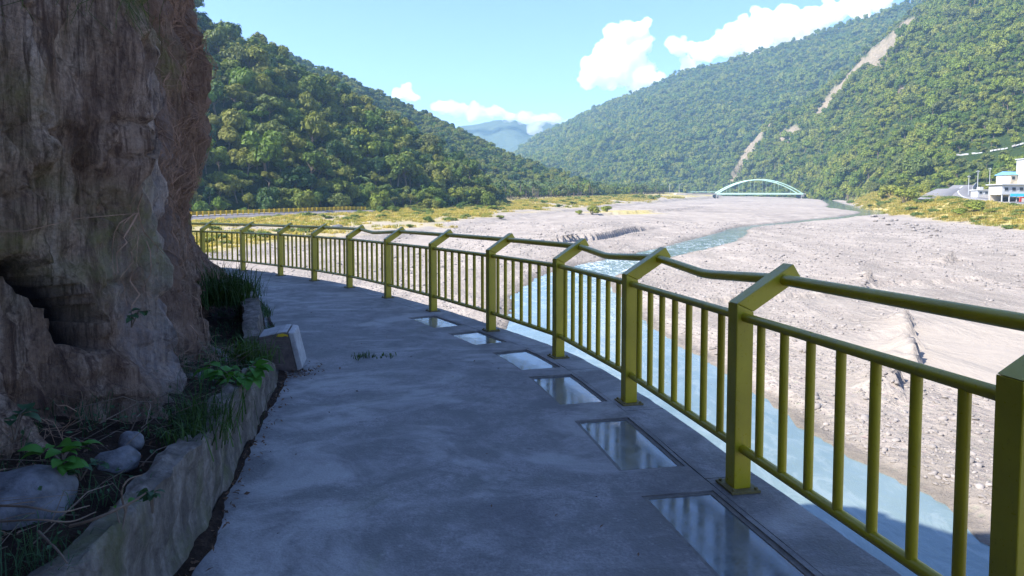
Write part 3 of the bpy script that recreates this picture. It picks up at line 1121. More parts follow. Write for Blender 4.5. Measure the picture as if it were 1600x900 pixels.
sEnd = WC.near((-2.11, 6.04))
build_wall('kerb_wall', 0.05, sEnd, lambda q: np.interp(q, [0, sEnd - 1.6, sEnd - 0.5, sEnd], [0.45, 0.44, 0.30, 0.14]), 0.11,
           'low mossy concrete kerb wall along the cliff side of the walkway', rough=0.038)
build_wall('wall_stub', sEnd + 0.75, sEnd + 5.0, lambda q: np.interp(q - sEnd, [0.7, 1.1, 2.0, 3.6, 5.0], [0.26, 0.42, 0.50, 0.42, 0.26]), 0.16,
           'leaning pale concrete wall end under the grass tuft by the cliff', 0.08, -0.10, 0.03)

# ------------------------------------------------------------------ yellow railing of the walkway
def build_railing():
    root = thing('railing', 'olive yellow steel railing with slanted arms curving along the walkway above the river', 'railing', (0, 0, 0))
    TH = R(32.5)
    dx, dz = math.cos(TH), math.sin(TH)
    LA, AT = 0.395, 0.092
    hs = 0.05
    e0 = (-hs, 1.04)
    p1 = (e0[0] + LA * dx, e0[1] + LA * dz)
    p2 = (p1[0] + AT * dz, p1[1] - AT * dx)
    # underside of the arm meets the outer face of the post
    tt = (hs - p2[0]) / -dx
    p3 = (hs, p2[1] - dz * tt)
    base, hand, tans, outs = [], [], [], []
    s_posts = [FC.near(p) for p in FP]
    for i, p in enumerate(FP):
        t = FC.tan(np.array([s_posts[i]]))[0]
        out = Vector((t[1], -t[0], 0))
        al = Vector((t[0], t[1], 0))
        o = Vector((p[0], p[1], 0))
        base.append(o)
        tans.append(al)
        outs.append(out)
        up = Vector((0, 0, 1))
        post = MB().prism([(-hs, 0.014), (-hs, 1.04), (hs - 0.0005, p3[1]), (hs - 0.0005, 0.014)], o, out, up, al, 0.1).build('post', M['yellow'], root, bevel=0.005)
        MB().prism([(e0[0] + 0.001, e0[1] + 0.001), p1, p2, (p3[0], p3[1] + 0.001)], o, out, up, al, 0.0985).build('arm', M['yellow'], post, bevel=0.005)
        rz = math.atan2(al.y, al.x)
        pl = MB().box(o + Vector((0, 0, 0.0085)), (0.19, 0.17, 0.013), rz)
        for a in (-1, 1):
            for b in (-1, 1):
                q = o + al * (a * 0.075) + out * (b * 0.066)
                pl.tube([q + Vector((0, 0, 0.012)), q + Vector((0, 0, 0.028))], 0.010, 6)
        pl.build('base_plate', M['rust'], post)
        k = 0.305
        hand.append(o + out * (e0[0] + k * dx + AT * 0.5 * dz) + up * (e0[1] + k * dz - AT * 0.5 * dx))
    bends = {6: 0.40, 7: 0.42, 11: 0.45, 12: 0.5}
    for i in range(len(FP) - 1):
        a, b = hand[i], hand[i + 1]
        # hand rail, in some bays cranked downwards part way along
        if i in (6, 7, 11):
            fr = {6: 0.60, 7: 0.55, 11: 0.5}[i]
            m = a.lerp(b, 1 - fr + 0.12)
            m.z -= 0.055
            pts = [a, a.lerp(m, 0.86), a.lerp(m, 0.95) + Vector((0, 0, 0.002)), m + Vector((0, 0, 0.004)), m.lerp(b, 0.06), m.lerp(b, 0.14), b]
        else:
            pts = [a, a.lerp(b, 0.5), b]
        MB().tube(pts, 0.031, 14, False).build('handrail', M['yellow'], root, smooth=True)
        for nm, z, r in (('top_rail', 0.965, 0.0255), ('bottom_rail', 0.235, 0.0255)):
            u = Vector((0, 0, z))
            MB().tube([base[i] + u + (base[i + 1] - base[i]).normalized() * 0.045, base[i + 1] + u - (base[i + 1] - base[i]).normalized() * 0.045], r, 12, False).build(nm, M['yellow'], root, smooth=True)
    bal = MB().tube([(0, 0, 0.237), (0, 0, 0.963)], 0.0215, 10, False).build('baluster', M['yellow'], root, smooth=True)
    first = True
    for i in range(len(FP) - 1):
        for k in range(1, 8):
            p = base[i].lerp(base[i + 1], k / 8)
            o = bal if first else link(bal.copy(), root)
            first = False
            o.location = p


build_railing()


# ------------------------------------------------------------------ foliage prototypes
def ico(sub=1):
    bm = bmesh.new()
    bmesh.ops.create_icosphere(bm, subdivisions=sub, radius=1.0)
    v = np.array([q.co[:] for q in bm.verts])
    f = np.array([[q.index for q in p.verts] for p in bm.faces])
    bm.free()
    return v, f


ICO1, ICO2 = ico(1), ico(2)


def leaf_quads(pos, nrm, size, r_):
    """folded leaf clumps: quads facing nrm"""
    n = len(pos)
    nrm = nrm / np.linalg.norm(nrm, axis=1, keepdims=True)
    ref = r_.normal(size=(n, 3))
    a = np.cross(nrm, ref)
    a /= np.linalg.norm(a, axis=1, keepdims=True)
    b = np.cross(nrm, a)
    s = size[:, None]
    asp = r_.uniform(0.55, 1.0, (n, 1))
    v = np.stack([pos - a * s, pos - b * s * asp * 0.6 + nrm * s * 0.18, pos + a * s, pos + b * s * asp * 0.6 + nrm * s * 0.18], 1)
    return v.reshape(-1, 3), np.arange(4 * n).reshape(n, 4)


def crown_mesh(seed, lobes, per, lsize, shape=(1, 1, 0.8), lob=(0.34, 0.52), core=True, z0=0.85, flat=0.0):
    r_ = np.random.default_rng(seed)
    V, F = [], []
    off = 0
    for k in range(lobes):
        th = r_.uniform(0, 2 * math.pi)
        cz = r_.uniform(-0.45, 0.95)
        rr = math.sqrt(max(0.05, 1 - min(1, abs(cz)) ** 2)) * r_.uniform(0.45, 0.82)
        c = np.array([math.cos(th) * rr, math.sin(th) * rr, cz * 0.62]) * shape
        if k == 0:
            c = np.array([0, 0, 0.1])
        R_ = r_.uniform(*lob)
        d = r_.normal(size=(per, 3))
        d /= np.linalg.norm(d, axis=1, keepdims=True)
        d[:, 2] = np.where(d[:, 2] < -0.35, -d[:, 2], d[:, 2])
        rad = R_ * r_.uniform(0.78, 1.16, (per, 1))
        pos = c + d * rad * np.array([1, 1, 0.85])
        nrm = d + r_.normal(size=(per, 3)) * 0.34 + np.array([0, 0, 0.3 + flat])
        v, f = leaf_quads(pos, nrm, lsize * r_.uniform(0.6, 1.3, per), r_)
        V.append(v)
        F += [tuple(q) for q in (f + off)]
        off += len(v)
        if core:
            v = ICO1[0] * (R_ * 0.80) * np.array([1, 1, 0.85]) * r_.uniform(0.85, 1.1, (len(ICO1[0]), 1)) + c
            V.append(v)
            F += [tuple(q) for q in (ICO1[1] + off)]
            off += len(v)
    v = np.concatenate(V)
    v[:, 2] += z0
    return v, F


def trunk_mb(h=0.9, r=0.07, seed=0):
    r_ = random.Random(seed)
    m = MB()
    top = (r_.uniform(-.06, .06), r_.uniform(-.06, .06), h)
    m.tube([(0, 0, -0.5), (top[0] * 0.4, top[1] * 0.4, h * 0.45), top], [r * 1.2, r * 0.85, r * 0.5], 7)
    for k in range(4):
        a = k * 1.6 + r_.uniform(-.4, .4)
        q = r_.uniform(0.45, 0.75)
        m.tube([(top[0] * q, top[1] * q, h * q), (0.22 * math.cos(a), 0.22 * math.sin(a), h * (q + 0.2)), (0.45 * math.cos(a), 0.45 * math.sin(a), h * (q + 0.36))], [r * 0.5, r * 0.35, r * 0.15], 5)
    return m


KINDS = [  # name, seed, lobes, leaves per lobe, leaf size, shape, lobe radius, flatness, word
    ('round', 1, 13, 74, 0.125, (1, 1, 0.85), (0.27, 0.42), 0.0, 'rounded'),
    ('broad', 2, 14, 66, 0.120, (1.15, 1.15, 0.62), (0.25, 0.40), 0.5, 'broad flat topped'),
    ('tall', 3, 14, 70, 0.125, (0.78, 0.78, 1.25), (0.27, 0.40), 0.0, 'tall narrow'),
    ('loose', 4, 16, 48, 0.135, (1.1, 1.1, 0.95), (0.22, 0.36), 0.2, 'loose open'),
    ('clumpy', 5, 9, 96, 0.120, (1, 1, 0.8), (0.32, 0.50), 0.1, 'dense clumpy'),
]
LIB = bpy.data.collections.new('plant_library')       # not linked to the scene: sources for stuff only
LIBR = bpy.data.collections.new('plant_library_right')
CROWN, TRUNK, LIBOB = {}, {}, {}
for nm, seed, lo, per, ls, shp, lob, fl, w_ in KINDS:
    v, f = crown_mesh(seed, lo, per, ls, shp, lob, True, 0.95, fl)
    ML = {'loose': M['tree_olive'], 'tall': M['tree_dark']}.get(nm, M['tree_green'])
    CROWN[nm] = mesh('crown', v, f, ML)
    tb = trunk_mb(0.95, 0.07, seed)
    me = bpy.data.meshes.new('trunk')
    me.from_pydata(tb.v, [], tb.f)
    me.materials.append(M['bark'])
    TRUNK[nm] = me
    for lib, mt in ((LIB, ML), (LIBR, M['tree_olive'] if nm == 'loose' else M['tree_right'])):
        vv = list(map(tuple, v)) + tb.v
        ff = list(f) + [tuple(i + len(v) for i in q) for q in tb.f]
        m2 = mesh('forest_tree', vv, ff, [mt, M['bark']], fm=[0] * len(f) + [1] * len(tb.f))
        ob_ = bpy.data.objects.new('forest_tree_' + nm, m2)
        lib.objects.link(ob_)
        LIBOB[(lib.name, nm)] = ob_


def palm_mesh(seed=3, n=13):
    r_ = random.Random(seed)
    V, F = [], []
    for k in range(n):
        a = 2 * math.pi * k / n + r_.uniform(-.2, .2)
        el = r_.uniform(0.1, 1.1)
        L = r_.uniform(0.75, 1.05)
        pts = []
        for i in range(5):
            q = i / 4
            rr = L * q * math.cos(el * (1 - 0.5 * q))
            zz = 2.0 + L * (math.sin(el) * q - 0.75 * q * q)
            wd = 0.13 * math.sin(math.pi * (0.15 + 0.83 * q))
            ca, sa = math.cos(a), math.sin(a)
            pts += [(rr * ca - wd * sa, rr * sa + wd * ca, zz - wd * 0.6), (rr * ca, rr * sa, zz), (rr * ca + wd * sa, rr * sa - wd * ca, zz - wd * 0.6)]
        o = len(V)
        V += pts
        for i in range(4):
            for j in range(2):
                F.append((o + i * 3 + j, o + i * 3 + j + 1, o + (i + 1) * 3 + j + 1, o + (i + 1) * 3 + j))
    nf = len(F)
    m = MB().tube([(0, 0, -0.3), (0.03, 0.02, 1.0), (0, 0, 2.0)], [0.06, 0.05, 0.045], 6)
    F += [tuple(i + len(V) for i in q) for q in m.f]
    V += m.v
    return V, F, nf


v, f, nf = palm_mesh()
PALM = mesh('palm_tree', v, f, [M['palm'], M['bark']], fm=[0] * nf + [1] * (len(f) - nf))
LIBP = bpy.data.collections.new('palm_library')
for i in range(2):
    v, f, nf = palm_mesh(3 + i)
    LIBP.objects.link(bpy.data.objects.new('forest_palm_%d' % i, mesh('forest_palm', v, f, [M['palm'], M['bark']], fm=[0] * nf + [1] * (len(f) - nf))))
for nm in ('round', 'clumpy', 'loose'):
    LIBP.objects.link(LIBOB[(LIBR.name, nm)].copy())


def grass_mesh(seed, n, h, spread, lean, wd=0.02):
    r_ = np.random.default_rng(seed)
    V, F = [], []
    for k in range(n):
        a = r_.uniform(0, 2 * math.pi)
        p0 = np.array([r_.normal() * spread, r_.normal() * spread, 0])
        L = h * r_.uniform(0.5, 1.15)
        ln = lean * r_.uniform(0.2, 1.2)
        d = np.array([math.cos(a), math.sin(a), 0])
        sd_ = np.array([-d[1], d[0], 0]) * wd * r_.uniform(0.6, 1.2)
        m1 = p0 + d * L * ln * 0.3 + np.array([0, 0, L * 0.62])
        m2 = p0 + d * L * ln + np.array([0, 0, L * (1.0 - 0.35 * ln)])
        o = len(V)
        V += [p0 - sd_, p0 + sd_, m1 - sd_ * 0.7, m1 + sd_ * 0.7, m2]
        F += [(o, o + 1, o + 3, o + 2), (o + 2, o + 3, o + 4)]
    return V, F


LIBG = bpy.data.collections.new('grass_library')
for i in range(3):
    v, f = grass_mesh(20 + i, 46, 0.62, 0.30, 0.7, 0.045)
    LIBG.objects.link(bpy.data.objects.new('dry_grass_%d' % i, mesh('dry_grass', v, f, M['grassd'])))
for i in range(2):
    v, f = crown_mesh(40 + i, 6, 40, 0.13, (1, 1, 0.7), (0.35, 0.5), True, 0.35)
    LIBG.objects.link(bpy.data.objects.new('low_shrub_%d' % i, mesh('low_shrub', v, f, M['bush'])))


def rock_mesh(seed, sub=2, sq=0.75, amp=0.28):
    v, f = ico(sub)
    r_ = np.random.default_rng(seed)
    o = r_.uniform(0, 50, 3)
    d = 1 + amp * 1.4 * fbm(v[:, 0] * 1.1 + o[0], v[:, 1] * 1.1 + o[1], v[:, 2] * 1.1 + o[2], 3)
    v = v * d[:, None]
    for k in range(7):         # chop flat faces
        n = r_.normal(size=3)
        n /= np.linalg.norm(n)
        h = r_.uniform(0.62, 0.9)
        e = np.maximum(v @ n - h, 0)
        v = v - e[:, None] * n
    return v * np.array([1, r_.uniform(0.65, 1.0), sq * r_.uniform(0.75, 1.1)]), f


LIBS = bpy.data.collections.new('stone_library')
for i in range(5):
    v, f = rock_mesh(60 + i, 1)
    LIBS.objects.link(bpy.data.objects.new('stone_%d' % i, mesh('stone', v, f, M['rock'])))


def scatter(name, pts, scale, rot, lib, idx, label=None, cat=None):
    """points -> instanced 'stuff' in one object"""
    me = bpy.data.meshes.new(name)
    n = len(pts)
    me.vertices.add(n)
    me.vertices.foreach_set('co', np.asarray(pts, np.float32).ravel())
    for nm, typ, dom, val, key in (('sc', 'FLOAT_VECTOR', 'POINT', scale, 'vector'), ('ro', 'FLOAT_VECTOR', 'POINT', rot, 'vector'), ('ix', 'INT', 'POINT', idx, 'value')):
        a = me.attributes.new(nm, typ, dom)
        a.data.foreach_set(key, np.asarray(val, np.int32 if typ == 'INT' else np.float32).ravel())
    o = link(bpy.data.objects.new(name, me))
    g = bpy.data.node_groups.new(name, 'GeometryNodeTree')
    g.interface.new_socket('Geometry', in_out='INPUT', socket_type='NodeSocketGeometry')
    g.interface.new_socket('Geometry', in_out='OUTPUT', socket_type='NodeSocketGeometry')
    N = g.nodes
    i_, o_ = N.new('NodeGroupInput'), N.new('NodeGroupOutput')
    ins = N.new('GeometryNodeInstanceOnPoints')
    ci = N.new('GeometryNodeCollectionInfo')
    ci.inputs['Collection'].default_value = lib
    ci.inputs['Separate Children'].default_value = True
    ci.inputs['Reset Children'].default_value = True
    ins.inputs['Pick Instance'].default_value = True

    def na(nm, t):
        q = N.new('GeometryNodeInputNamedAttribute')
        q.data_type = t
        q.inputs['Name'].default_value = nm
        return q.outputs['Attribute']
    e2r = N.new('FunctionNodeEulerToRotation')
    g.links.new(na('ro', 'FLOAT_VECTOR'), e2r.inputs[0])
    g.links.new(i_.outputs[0], ins.inputs['Points'])
    g.links.new(ci.outputs[0], ins.inputs['Instance'])
    g.links.new(na('ix', 'INT'), ins.inputs['Instance Index'])
    g.links.new(e2r.outputs[0], ins.inputs['Rotation'])
    g.links.new(na('sc', 'FLOAT_VECTOR'), ins.inputs['Scale'])
    g.links.new(ins.outputs[0], o_.inputs[0])
    md = o.modifiers.new('scatter', 'NODES')
    md.node_group = g
    tag(o, label, cat, kind='stuff')
    return o


# ------------------------------------------------------------------ hills
def poly(pts, n):
    p = np.array(pts, float)
    d = np.concatenate([[0], np.cumsum(np.hypot(*np.diff(p[:, :2], axis=0).T))])
    q = np.linspace(0, d[-1], n)
    return np.stack([np.interp(q, d, p[:, k]) for k in range(p.shape[1])], 1)


def hill(name, base, ridge, nu, nv, mat, treeh, amp=0.05, sink=2.5, back=0.7, gul=1.0, bare=None, seed=1.0, kind='structure', prof=0.92):
    """base, ridge: (px, py, depth); base height comes from the ground"""
    b = np.array([P(px, py, d) for px, py, d in base])
    b[:, 2] = ground(b[:, 0], b[:, 1]) - sink
    r = np.array([P(px, py + treeh * FOC / d, d) for px, py, d in ridge])
    # match by fraction along each line (same number of control points expected)
    m = max(len(b), len(r))
    b, r = poly(b, nu) if len(b) != len(r) else resamp(b, nu), poly(r, nu) if len(b) != len(r) else resamp(r, nu)
    nb = max(5, int(nv * 0.3))
    t = np.concatenate([np.linspace(0, 1, nv), 1 + np.linspace(0, back, nb + 1)[1:]])
    T = t[None, :]
    H = (r - b)
    X = b[:, :1] + H[:, :1] * T
    Y = b[:, 1:2] + H[:, 1:2] * T
    tz = np.where(T <= 1, np.clip(T, 0, 1) ** prof, 1 - 1.1 * (T - 1) ** 1.3)
    Z = b[:, 2:] + H[:, 2:] * tz
    L = np.maximum(np.linalg.norm(H, axis=1), 1)[:, None]
    env = np.sin(np.pi * np.clip(T, 0, 1)) ** 0.8
    U = np.concatenate([[0], np.cumsum(np.hypot(*np.diff(b[:, :2], axis=0).T))])[:, None] + 0 * T
    w = L.mean()
    nrm = np.cross(np.gradient(b, axis=0), H)
    nrm /= np.linalg.norm(nrm, axis=1, keepdims=True)
    nrm *= np.sign(nrm[:, 2:])
    g = 1 - 2 * np.abs(fbm(U / (0.42 * w) + seed, T * 0.9 + seed, seed, 3))
    dsp = amp * w * (gul * 0.9 * (g - 0.35) + 0.8 * fbm(U / (0.3 * w) + 9 * seed, T * 2.5, seed + 3, 4)) * env
    dsp = dsp + 0.012 * w * fbm(U / (0.07 * w), T * 11, seed + 5, 3) * np.clip(T * 4, 0, 1)
    X = X + nrm[:, :1] * dsp
    Y = Y + nrm[:, 1:2] * dsp
    Z = Z + nrm[:, 2:] * dsp
    V = np.stack([X, Y, Z], -1)
    px, py = proj(X, Y, Z)
    br = np.zeros(X.shape)
    if bare:
        for line in bare:
            for (ax, ay, aw), (bx, by, bw) in zip(line[:-1], line[1:]):
                dx, dy = bx - ax, by - ay
                tt = np.clip(((px - ax) * dx + (py - ay) * dy) / (dx * dx + dy * dy + 1e-6), 0, 1)
                dd = np.hypot(px - ax - tt * dx, py - ay - tt * dy)
                ww = (aw + (bw - aw) * tt) * 0.5 * (1.3 + 0.8 * fbm(px / 8, py / 8, 2, 4))
                br = np.maximum(br, sstep(1.5, 0.7, dd / ww))
    cl = np.zeros(X.shape)
    if bare:
        cl = sstep(0.12, 0.26, fbm(U / 42 + 3, T * 7, 8.0, 4)) * sstep(1180, 1340, px) * sstep(150, 215, py)
    o = mobj(name, V.reshape(-1, 3), gridfaces(*X.shape), mat, None, True, {'bare': br, 'clear': cl})
    br = np.maximum(br, 0.5 * cl)
    bm = o.data
    tag(o, kind=kind)
    return dict(V=V, t=T + 0 * X, px=px, py=py, bare=br)


def resamp(p, n):
    k = np.linspace(0, len(p) - 1, n)
    i = np.arange(len(p))
    return np.stack([np.interp(k, i, p[:, c]) for c in range(3)], 1)


def sample(h, spacing, tmax=1.05, seed=0, tmin=0.0):
    """area weighted random points on a hill grid"""
    r_ = np.random.default_rng(seed)
    V = h['V']
    A = np.cross(V[1:, :-1] - V[:-1, :-1], V[:-1, 1:] - V[:-1, :-1])
    ar = np.linalg.norm(A, axis=-1)
    tm = h['t'][:-1, :-1]
    ar = np.where((tm <= tmax) & (tm >= tmin), ar, 0)
    n = int(ar.sum() / spacing ** 2)
    idx = r_.choice(ar.size, n, p=(ar / ar.sum()).ravel())
    i, j = np.unravel_index(idx, ar.shape)
    a, b = r_.uniform(0, 1, (2, n, 1))
    p = V[i, j] * (1 - a) * (1 - b) + V[i + 1, j] * a * (1 - b) + V[i, j + 1] * (1 - a) * b + V[i + 1, j + 1] * a * b
    br = h['bare'][i, j]
    return p, h['t'][i, j], br


def thin(p, dmin):
    """drop points nearer than dmin to an earlier one (hash grid)"""
    cell = {}
    keep = np.zeros(len(p), bool)
    for k, q in enumerate(p):
        c = (int(q[0] // dmin), int(q[1] // dmin), int(q[2] // dmin))
        ok = True
        for a in (-1, 0, 1):
            for b in (-1, 0, 1):
                for d in (-1, 0, 1):
                    for m in cell.get((c[0] + a, c[1] + b, c[2] + d), ()):
                        if (p[m][0] - q[0]) ** 2 + (p[m][1] - q[1]) ** 2 + (p[m][2] - q[2]) ** 2 < dmin * dmin:
                            ok = False
                            break
                    if not ok:
                        break
                if not ok:
                    break
            if not ok:
                break
        if ok:
            cell.setdefault(c, []).append(k)
            keep[k] = True
    return keep


HL = hill('wooded_hill', [(-420, 350, 125), (60, 347, 150), (300, 341, 172), (450, 335, 192), (570, 331, 218), (690, 325, 248), (790, 318, 285)],
          [(-300, -420, 300), (40, -190, 300), (300, 10, 300), (410, 66, 318), (520, 132, 340), (650, 210, 360), (795, 306, 330)], 120, 60, M['hillL'], 6.0, 0.045, gul=0.9, seed=2.0)
HL2 = hill('wooded_hill', [(420, 330, 400), (640, 318, 430), (780, 310, 470), (900, 306, 520), (985, 304, 560)],
           [(380, 55, 640), (520, 112, 640), (625, 160, 680), (760, 226, 720), (870, 282, 680)], 110, 50, M['hillL'], 5.0, 0.05, gul=0.8, seed=5.0)
SCAR = [[(1424, 38, 16), (1395, 66, 20), (1365, 92, 18), (1340, 108, 13), (1318, 130, 9), (1300, 155, 12), (1278, 180, 8)],
        [(1208, 180, 6), (1188, 206, 8), (1170, 236, 9), (1155, 262, 8), (1142, 286, 6)], [(1405, 137, 9), (1404, 144, 9)], [(1240, 206, 16), (1226, 216, 14)], [(1160, 222, 5), (1150, 236, 5)]]
HR2 = hill('wooded_mountain', [(770, 300, 1150), (830, 303, 1060), (900, 304, 1010), (1000, 304, 980), (1120, 303, 980), (1300, 300, 1000), (1500, 290, 1000)],
           [(800, 252, 2000), (850, 212, 1900), (950, 158, 1800), (1060, 113, 1700), (1240, 62, 1550), (1440, -6, 1400), (1640, -100, 1300)], 150, 80, M['hillR'], 6.0, 0.045, gul=1.0, seed=3.0)
HR1 = hill('wooded_mountain', [(1105, 303, 960), (1170, 303, 860), (1240, 303, 720), (1300, 301, 560), (1370, 296, 430), (1450, 287, 345), (1545, 280, 300), (1700, 280, 270), (2100, 285, 250)],
           [(1112, 296, 1000), (1150, 246, 980), (1208, 180, 960), (1275, 148, 940), (1340, 92, 920), (1420, 22, 900), (1530, -70, 880), (1700, -190, 850), (2150, -420, 800)], 190, 100, M['hillR'], 6.0, 0.04, gul=0.9, bare=SCAR, seed=7.0, prof=1.15)
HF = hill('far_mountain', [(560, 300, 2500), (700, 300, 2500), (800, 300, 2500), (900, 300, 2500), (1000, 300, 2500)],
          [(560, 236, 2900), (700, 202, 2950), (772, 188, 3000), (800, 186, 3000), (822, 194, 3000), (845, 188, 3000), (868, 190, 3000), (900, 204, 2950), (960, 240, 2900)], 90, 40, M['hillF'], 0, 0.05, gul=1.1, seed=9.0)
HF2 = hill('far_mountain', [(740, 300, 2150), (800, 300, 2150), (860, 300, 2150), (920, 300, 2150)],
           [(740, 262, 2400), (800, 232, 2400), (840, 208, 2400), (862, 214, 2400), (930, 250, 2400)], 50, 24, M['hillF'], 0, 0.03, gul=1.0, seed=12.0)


def size_rot(n, lo, hi, r_, tilt=0.06, zs=(0.85, 1.25)):
    s = r_.uniform(lo, hi, n)
    sc = np.stack([s * r_.uniform(0.88, 1.12, n), s * r_.uniform(0.88, 1.12, n), s * r_.uniform(*zs, n)], 1)
    ro = np.stack([r_.normal(0, tilt, n), r_.normal(0, tilt, n), r_.uniform(0, 6.283, n)], 1)
    return sc, ro


def make_tree(kind, p, sc, ro, label, group, name='broadleaf_tree'):
    t = thing(name, label, 'tree', p, 0, group)
    t.rotation_euler = tuple(map(float, ro))
    t.scale = tuple(map(float, sc))
    link(bpy.data.objects.new('trunk', TRUNK[kind]), t)
    link(bpy.data.objects.new('crown', CROWN[kind]), t)
    return t


def left_forest():
    r_ = np.random.default_rng(11)
    p, t, _ = sample(HL, 1.9, 1.06, 1)
    px, py = proj(p[:, 0], p[:, 1], p[:, 2])
    m = (px > 220) & (px < 860) & (py > -80)
    p, t = p[m], t[m]
    # understorey row along the foot so that the slope meets the levee as a green edge
    p = p[thin(p, 3.7)]
    n = len(p)
    sc, ro = size_rot(n, 0.9, 1.1, r_, 0.12, (0.8, 1.45))
    sz = np.clip(3.0 * np.exp(r_.normal(0, 0.34, n)) * (1 + 0.45 * fbm(p[:, 0] / 22, p[:, 1] / 22, p[:, 2] / 22, 2)), 1.3, 6.2)
    sc *= sz[:, None]
    big = sz > 3.9
    px, py = proj(p[:, 0], p[:, 1], p[:, 2] + sc[:, 2])
    low = np.clip((py - 250) / 60, 0, 1)
    sc *= (1 - 0.18 * low)[:, None]
    ix = r_.choice(5, n, p=[0.28, 0.2, 0.14, 0.18, 0.2])
    szp = sc[:, 0] / p[:, 1]
    inview = (px > 318) & (px < 800) & (py > 5)
    order = np.argsort(-np.where(inview, szp, 0))
    # spread the individuals over the near slope, largest in the picture first
    ind = order[:290]
    isind = np.zeros(n, bool)
    isind[ind] = True
    q = ~isind
    scatter('forest', p[q], sc[q], ro[q], LIB, ix[q], 'green broadleaf forest covering the near hill left of the river', 'forest')
    for k in ind:
        nm, wd = KINDS[ix[k]][0], KINDS[ix[k]][8]
        foot = 341 - (px[k] - 300) * 0.047
        if py[k] > foot - 45:
            zone = 'at the hill foot ' + ('next to the cliff' if px[k] < 390 else 'above the yellow levee rail' if px[k] < 560 else 'behind the levee bushes' if px[k] < 660 else 'behind the grassy bank')
        else:
            row = 'low' if py[k] > foot - 95 else 'half way up' if py[k] > foot - 160 else 'high'
            zone = row + ' on the left hill, ' + ('close beside the cliff' if px[k] < 380 else 'left of its middle' if px[k] < 470 else 'right of its middle' if px[k] < 580 else 'towards the valley' if px[k] < 680 else 'at its valley end')
        big_ = 'large ' if big[k] else ''
        make_tree(nm, p[k], sc[k], ro[k], f'{big_}{wd} tree {zone}', 'broadleaf trees on the left hill')


left_forest()


def far_forests():
    r_ = np.random.default_rng(12)
    p, t, _ = sample(HL2, 3.0, 1.05, 2)
    px, py = proj(p[:, 0], p[:, 1], p[:, 2])
    p = p[(px > 400) & (px < 1010) & ~cot_clear(px, py, p[:, 1])]
    p = p[thin(p, 4.2)]
    sc, ro = size_rot(len(p), 2.6, 4.6, r_)
    scatter('forest', p, sc, ro, LIB, r_.integers(0, 5, len(p)), 'forest on the second ridge behind the left hill', 'forest')
    # valley floor between the left ridge and the river: palms and broadleaf
    n = 5200
    y = 215 + 720 * r_.uniform(0, 1, n) ** 1.2
    xt = np.interp(y, TOP[:, 0], TOP[:, 1])
    x = xt - 2 - r_.uniform(0, 1, n) ** 1.6 * np.interp(y, [200, 300, 500, 900], [5, 40, 90, 150])
    x -= np.interp(y, [215, 400, 560], [4, 12, 12])
    pt = np.stack([x, y, ground(x, y) - 0.4], 1)
    px, py = proj(x, y, pt[:, 2])
    pt = pt[(px > 560) & (px < 1075) & ~cot_clear(px, py - 7 * FOC / y, y)]
    pt = pt[thin(pt, 4.0)]
    sc, ro = size_rot(len(pt), 2.6, 4.4, r_)
    sc[:, 2] *= 1.1
    lib = r_.choice(5, len(pt), p=[0.28, 0.27, 0.15, 0.15, 0.15])
    scatter('palm_grove', pt, sc, ro, LIBP, lib, 'palm and broadleaf grove on the valley floor beside the riverbed', 'grove')
    # right side
    p, t, br = sample(HR1, 3.4, 1.04, 3)
    px, py = proj(p[:, 0], p[:, 1], p[:, 2])
    k = (px > 1060) & (px < 1700) & (py > -60) & (br < 0.15 + 0.85 * r_.uniform(0, 1, len(br)) ** 2)
    k &= ~(road_clear(px, py) & (r_.uniform(0, 1, len(px)) < 0.75))
    p = p[k]
    p = p[thin(p, 3.6)]
    sc, ro = size_rot(len(p), 0.9, 1.1, r_, 0.1, (0.75, 1.5))
    nz = fbm(p[:, 0] / 45, p[:, 1] / 45, p[:, 2] / 30, 3)
    sc *= (np.clip(2.9 * np.exp(r_.normal(0, 0.33, len(p))), 1.3, 5.8) * (1 + 0.75 * nz))[:, None]
    near = np.clip((520 - p[:, 1]) / 200, 0, 1)
    sc *= (1 - 0.22 * near)[:, None]
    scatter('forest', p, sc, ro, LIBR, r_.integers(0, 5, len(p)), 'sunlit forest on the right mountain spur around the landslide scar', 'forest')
    p, t, br = sample(HR2, 5.6, 1.04, 4)
    px, py = proj(p[:, 0], p[:, 1], p[:, 2])
    k = (px > 780) & (px < 1560) & (py > -30)
    p = p[k]
    p = p[thin(p, 5.4)]
    sc, ro = size_rot(len(p), 0.9, 1.1, r_, 0.1, (0.75, 1.5))
    nz = fbm(p[:, 0] / 80, p[:, 1] / 80, p[:, 2] / 60, 3)
    sc *= (np.clip(4.4 * np.exp(r_.normal(0, 0.3, len(p))), 2.2, 8) * (1 + 0.7 * nz))[:, None]
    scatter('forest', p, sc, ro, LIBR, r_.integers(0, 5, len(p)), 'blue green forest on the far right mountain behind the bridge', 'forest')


def cot_clear(px, py, d):
    """gap in the grove in front of the two cottages"""
    return (px > 932) & (px < 984) & (py < 298) & (d < 575) & (py > 270)


def road_clear(px, py):
    """hill road with white barrier: no trees standing in front of it or on it"""
    x = np.array([1470, 1492, 1515, 1545, 1575, 1600, 1640])
    y = np.array([247, 243, 241, 236, 232, 224, 212])
    yy = np.interp(px, x, y)
    return (px > 1488) & (py > yy - 3) & (py < yy + 22)


far_forests()


def hitg(px, py, d0=40.0, d1=1400.0):
    """where the sight line meets the ground sheet"""
    d = np.geomspace(d0, d1, 3000)
    a, b, c = ray(px, py)
    x, y, z = a / b * d, d, EYE + c / b * d
    g = ground(x, y)
    k = np.argmax(g >= z)
    if g[k] < z[k]:
        k = len(d) - 1
    return np.array([x[k], y[k], g[k]])


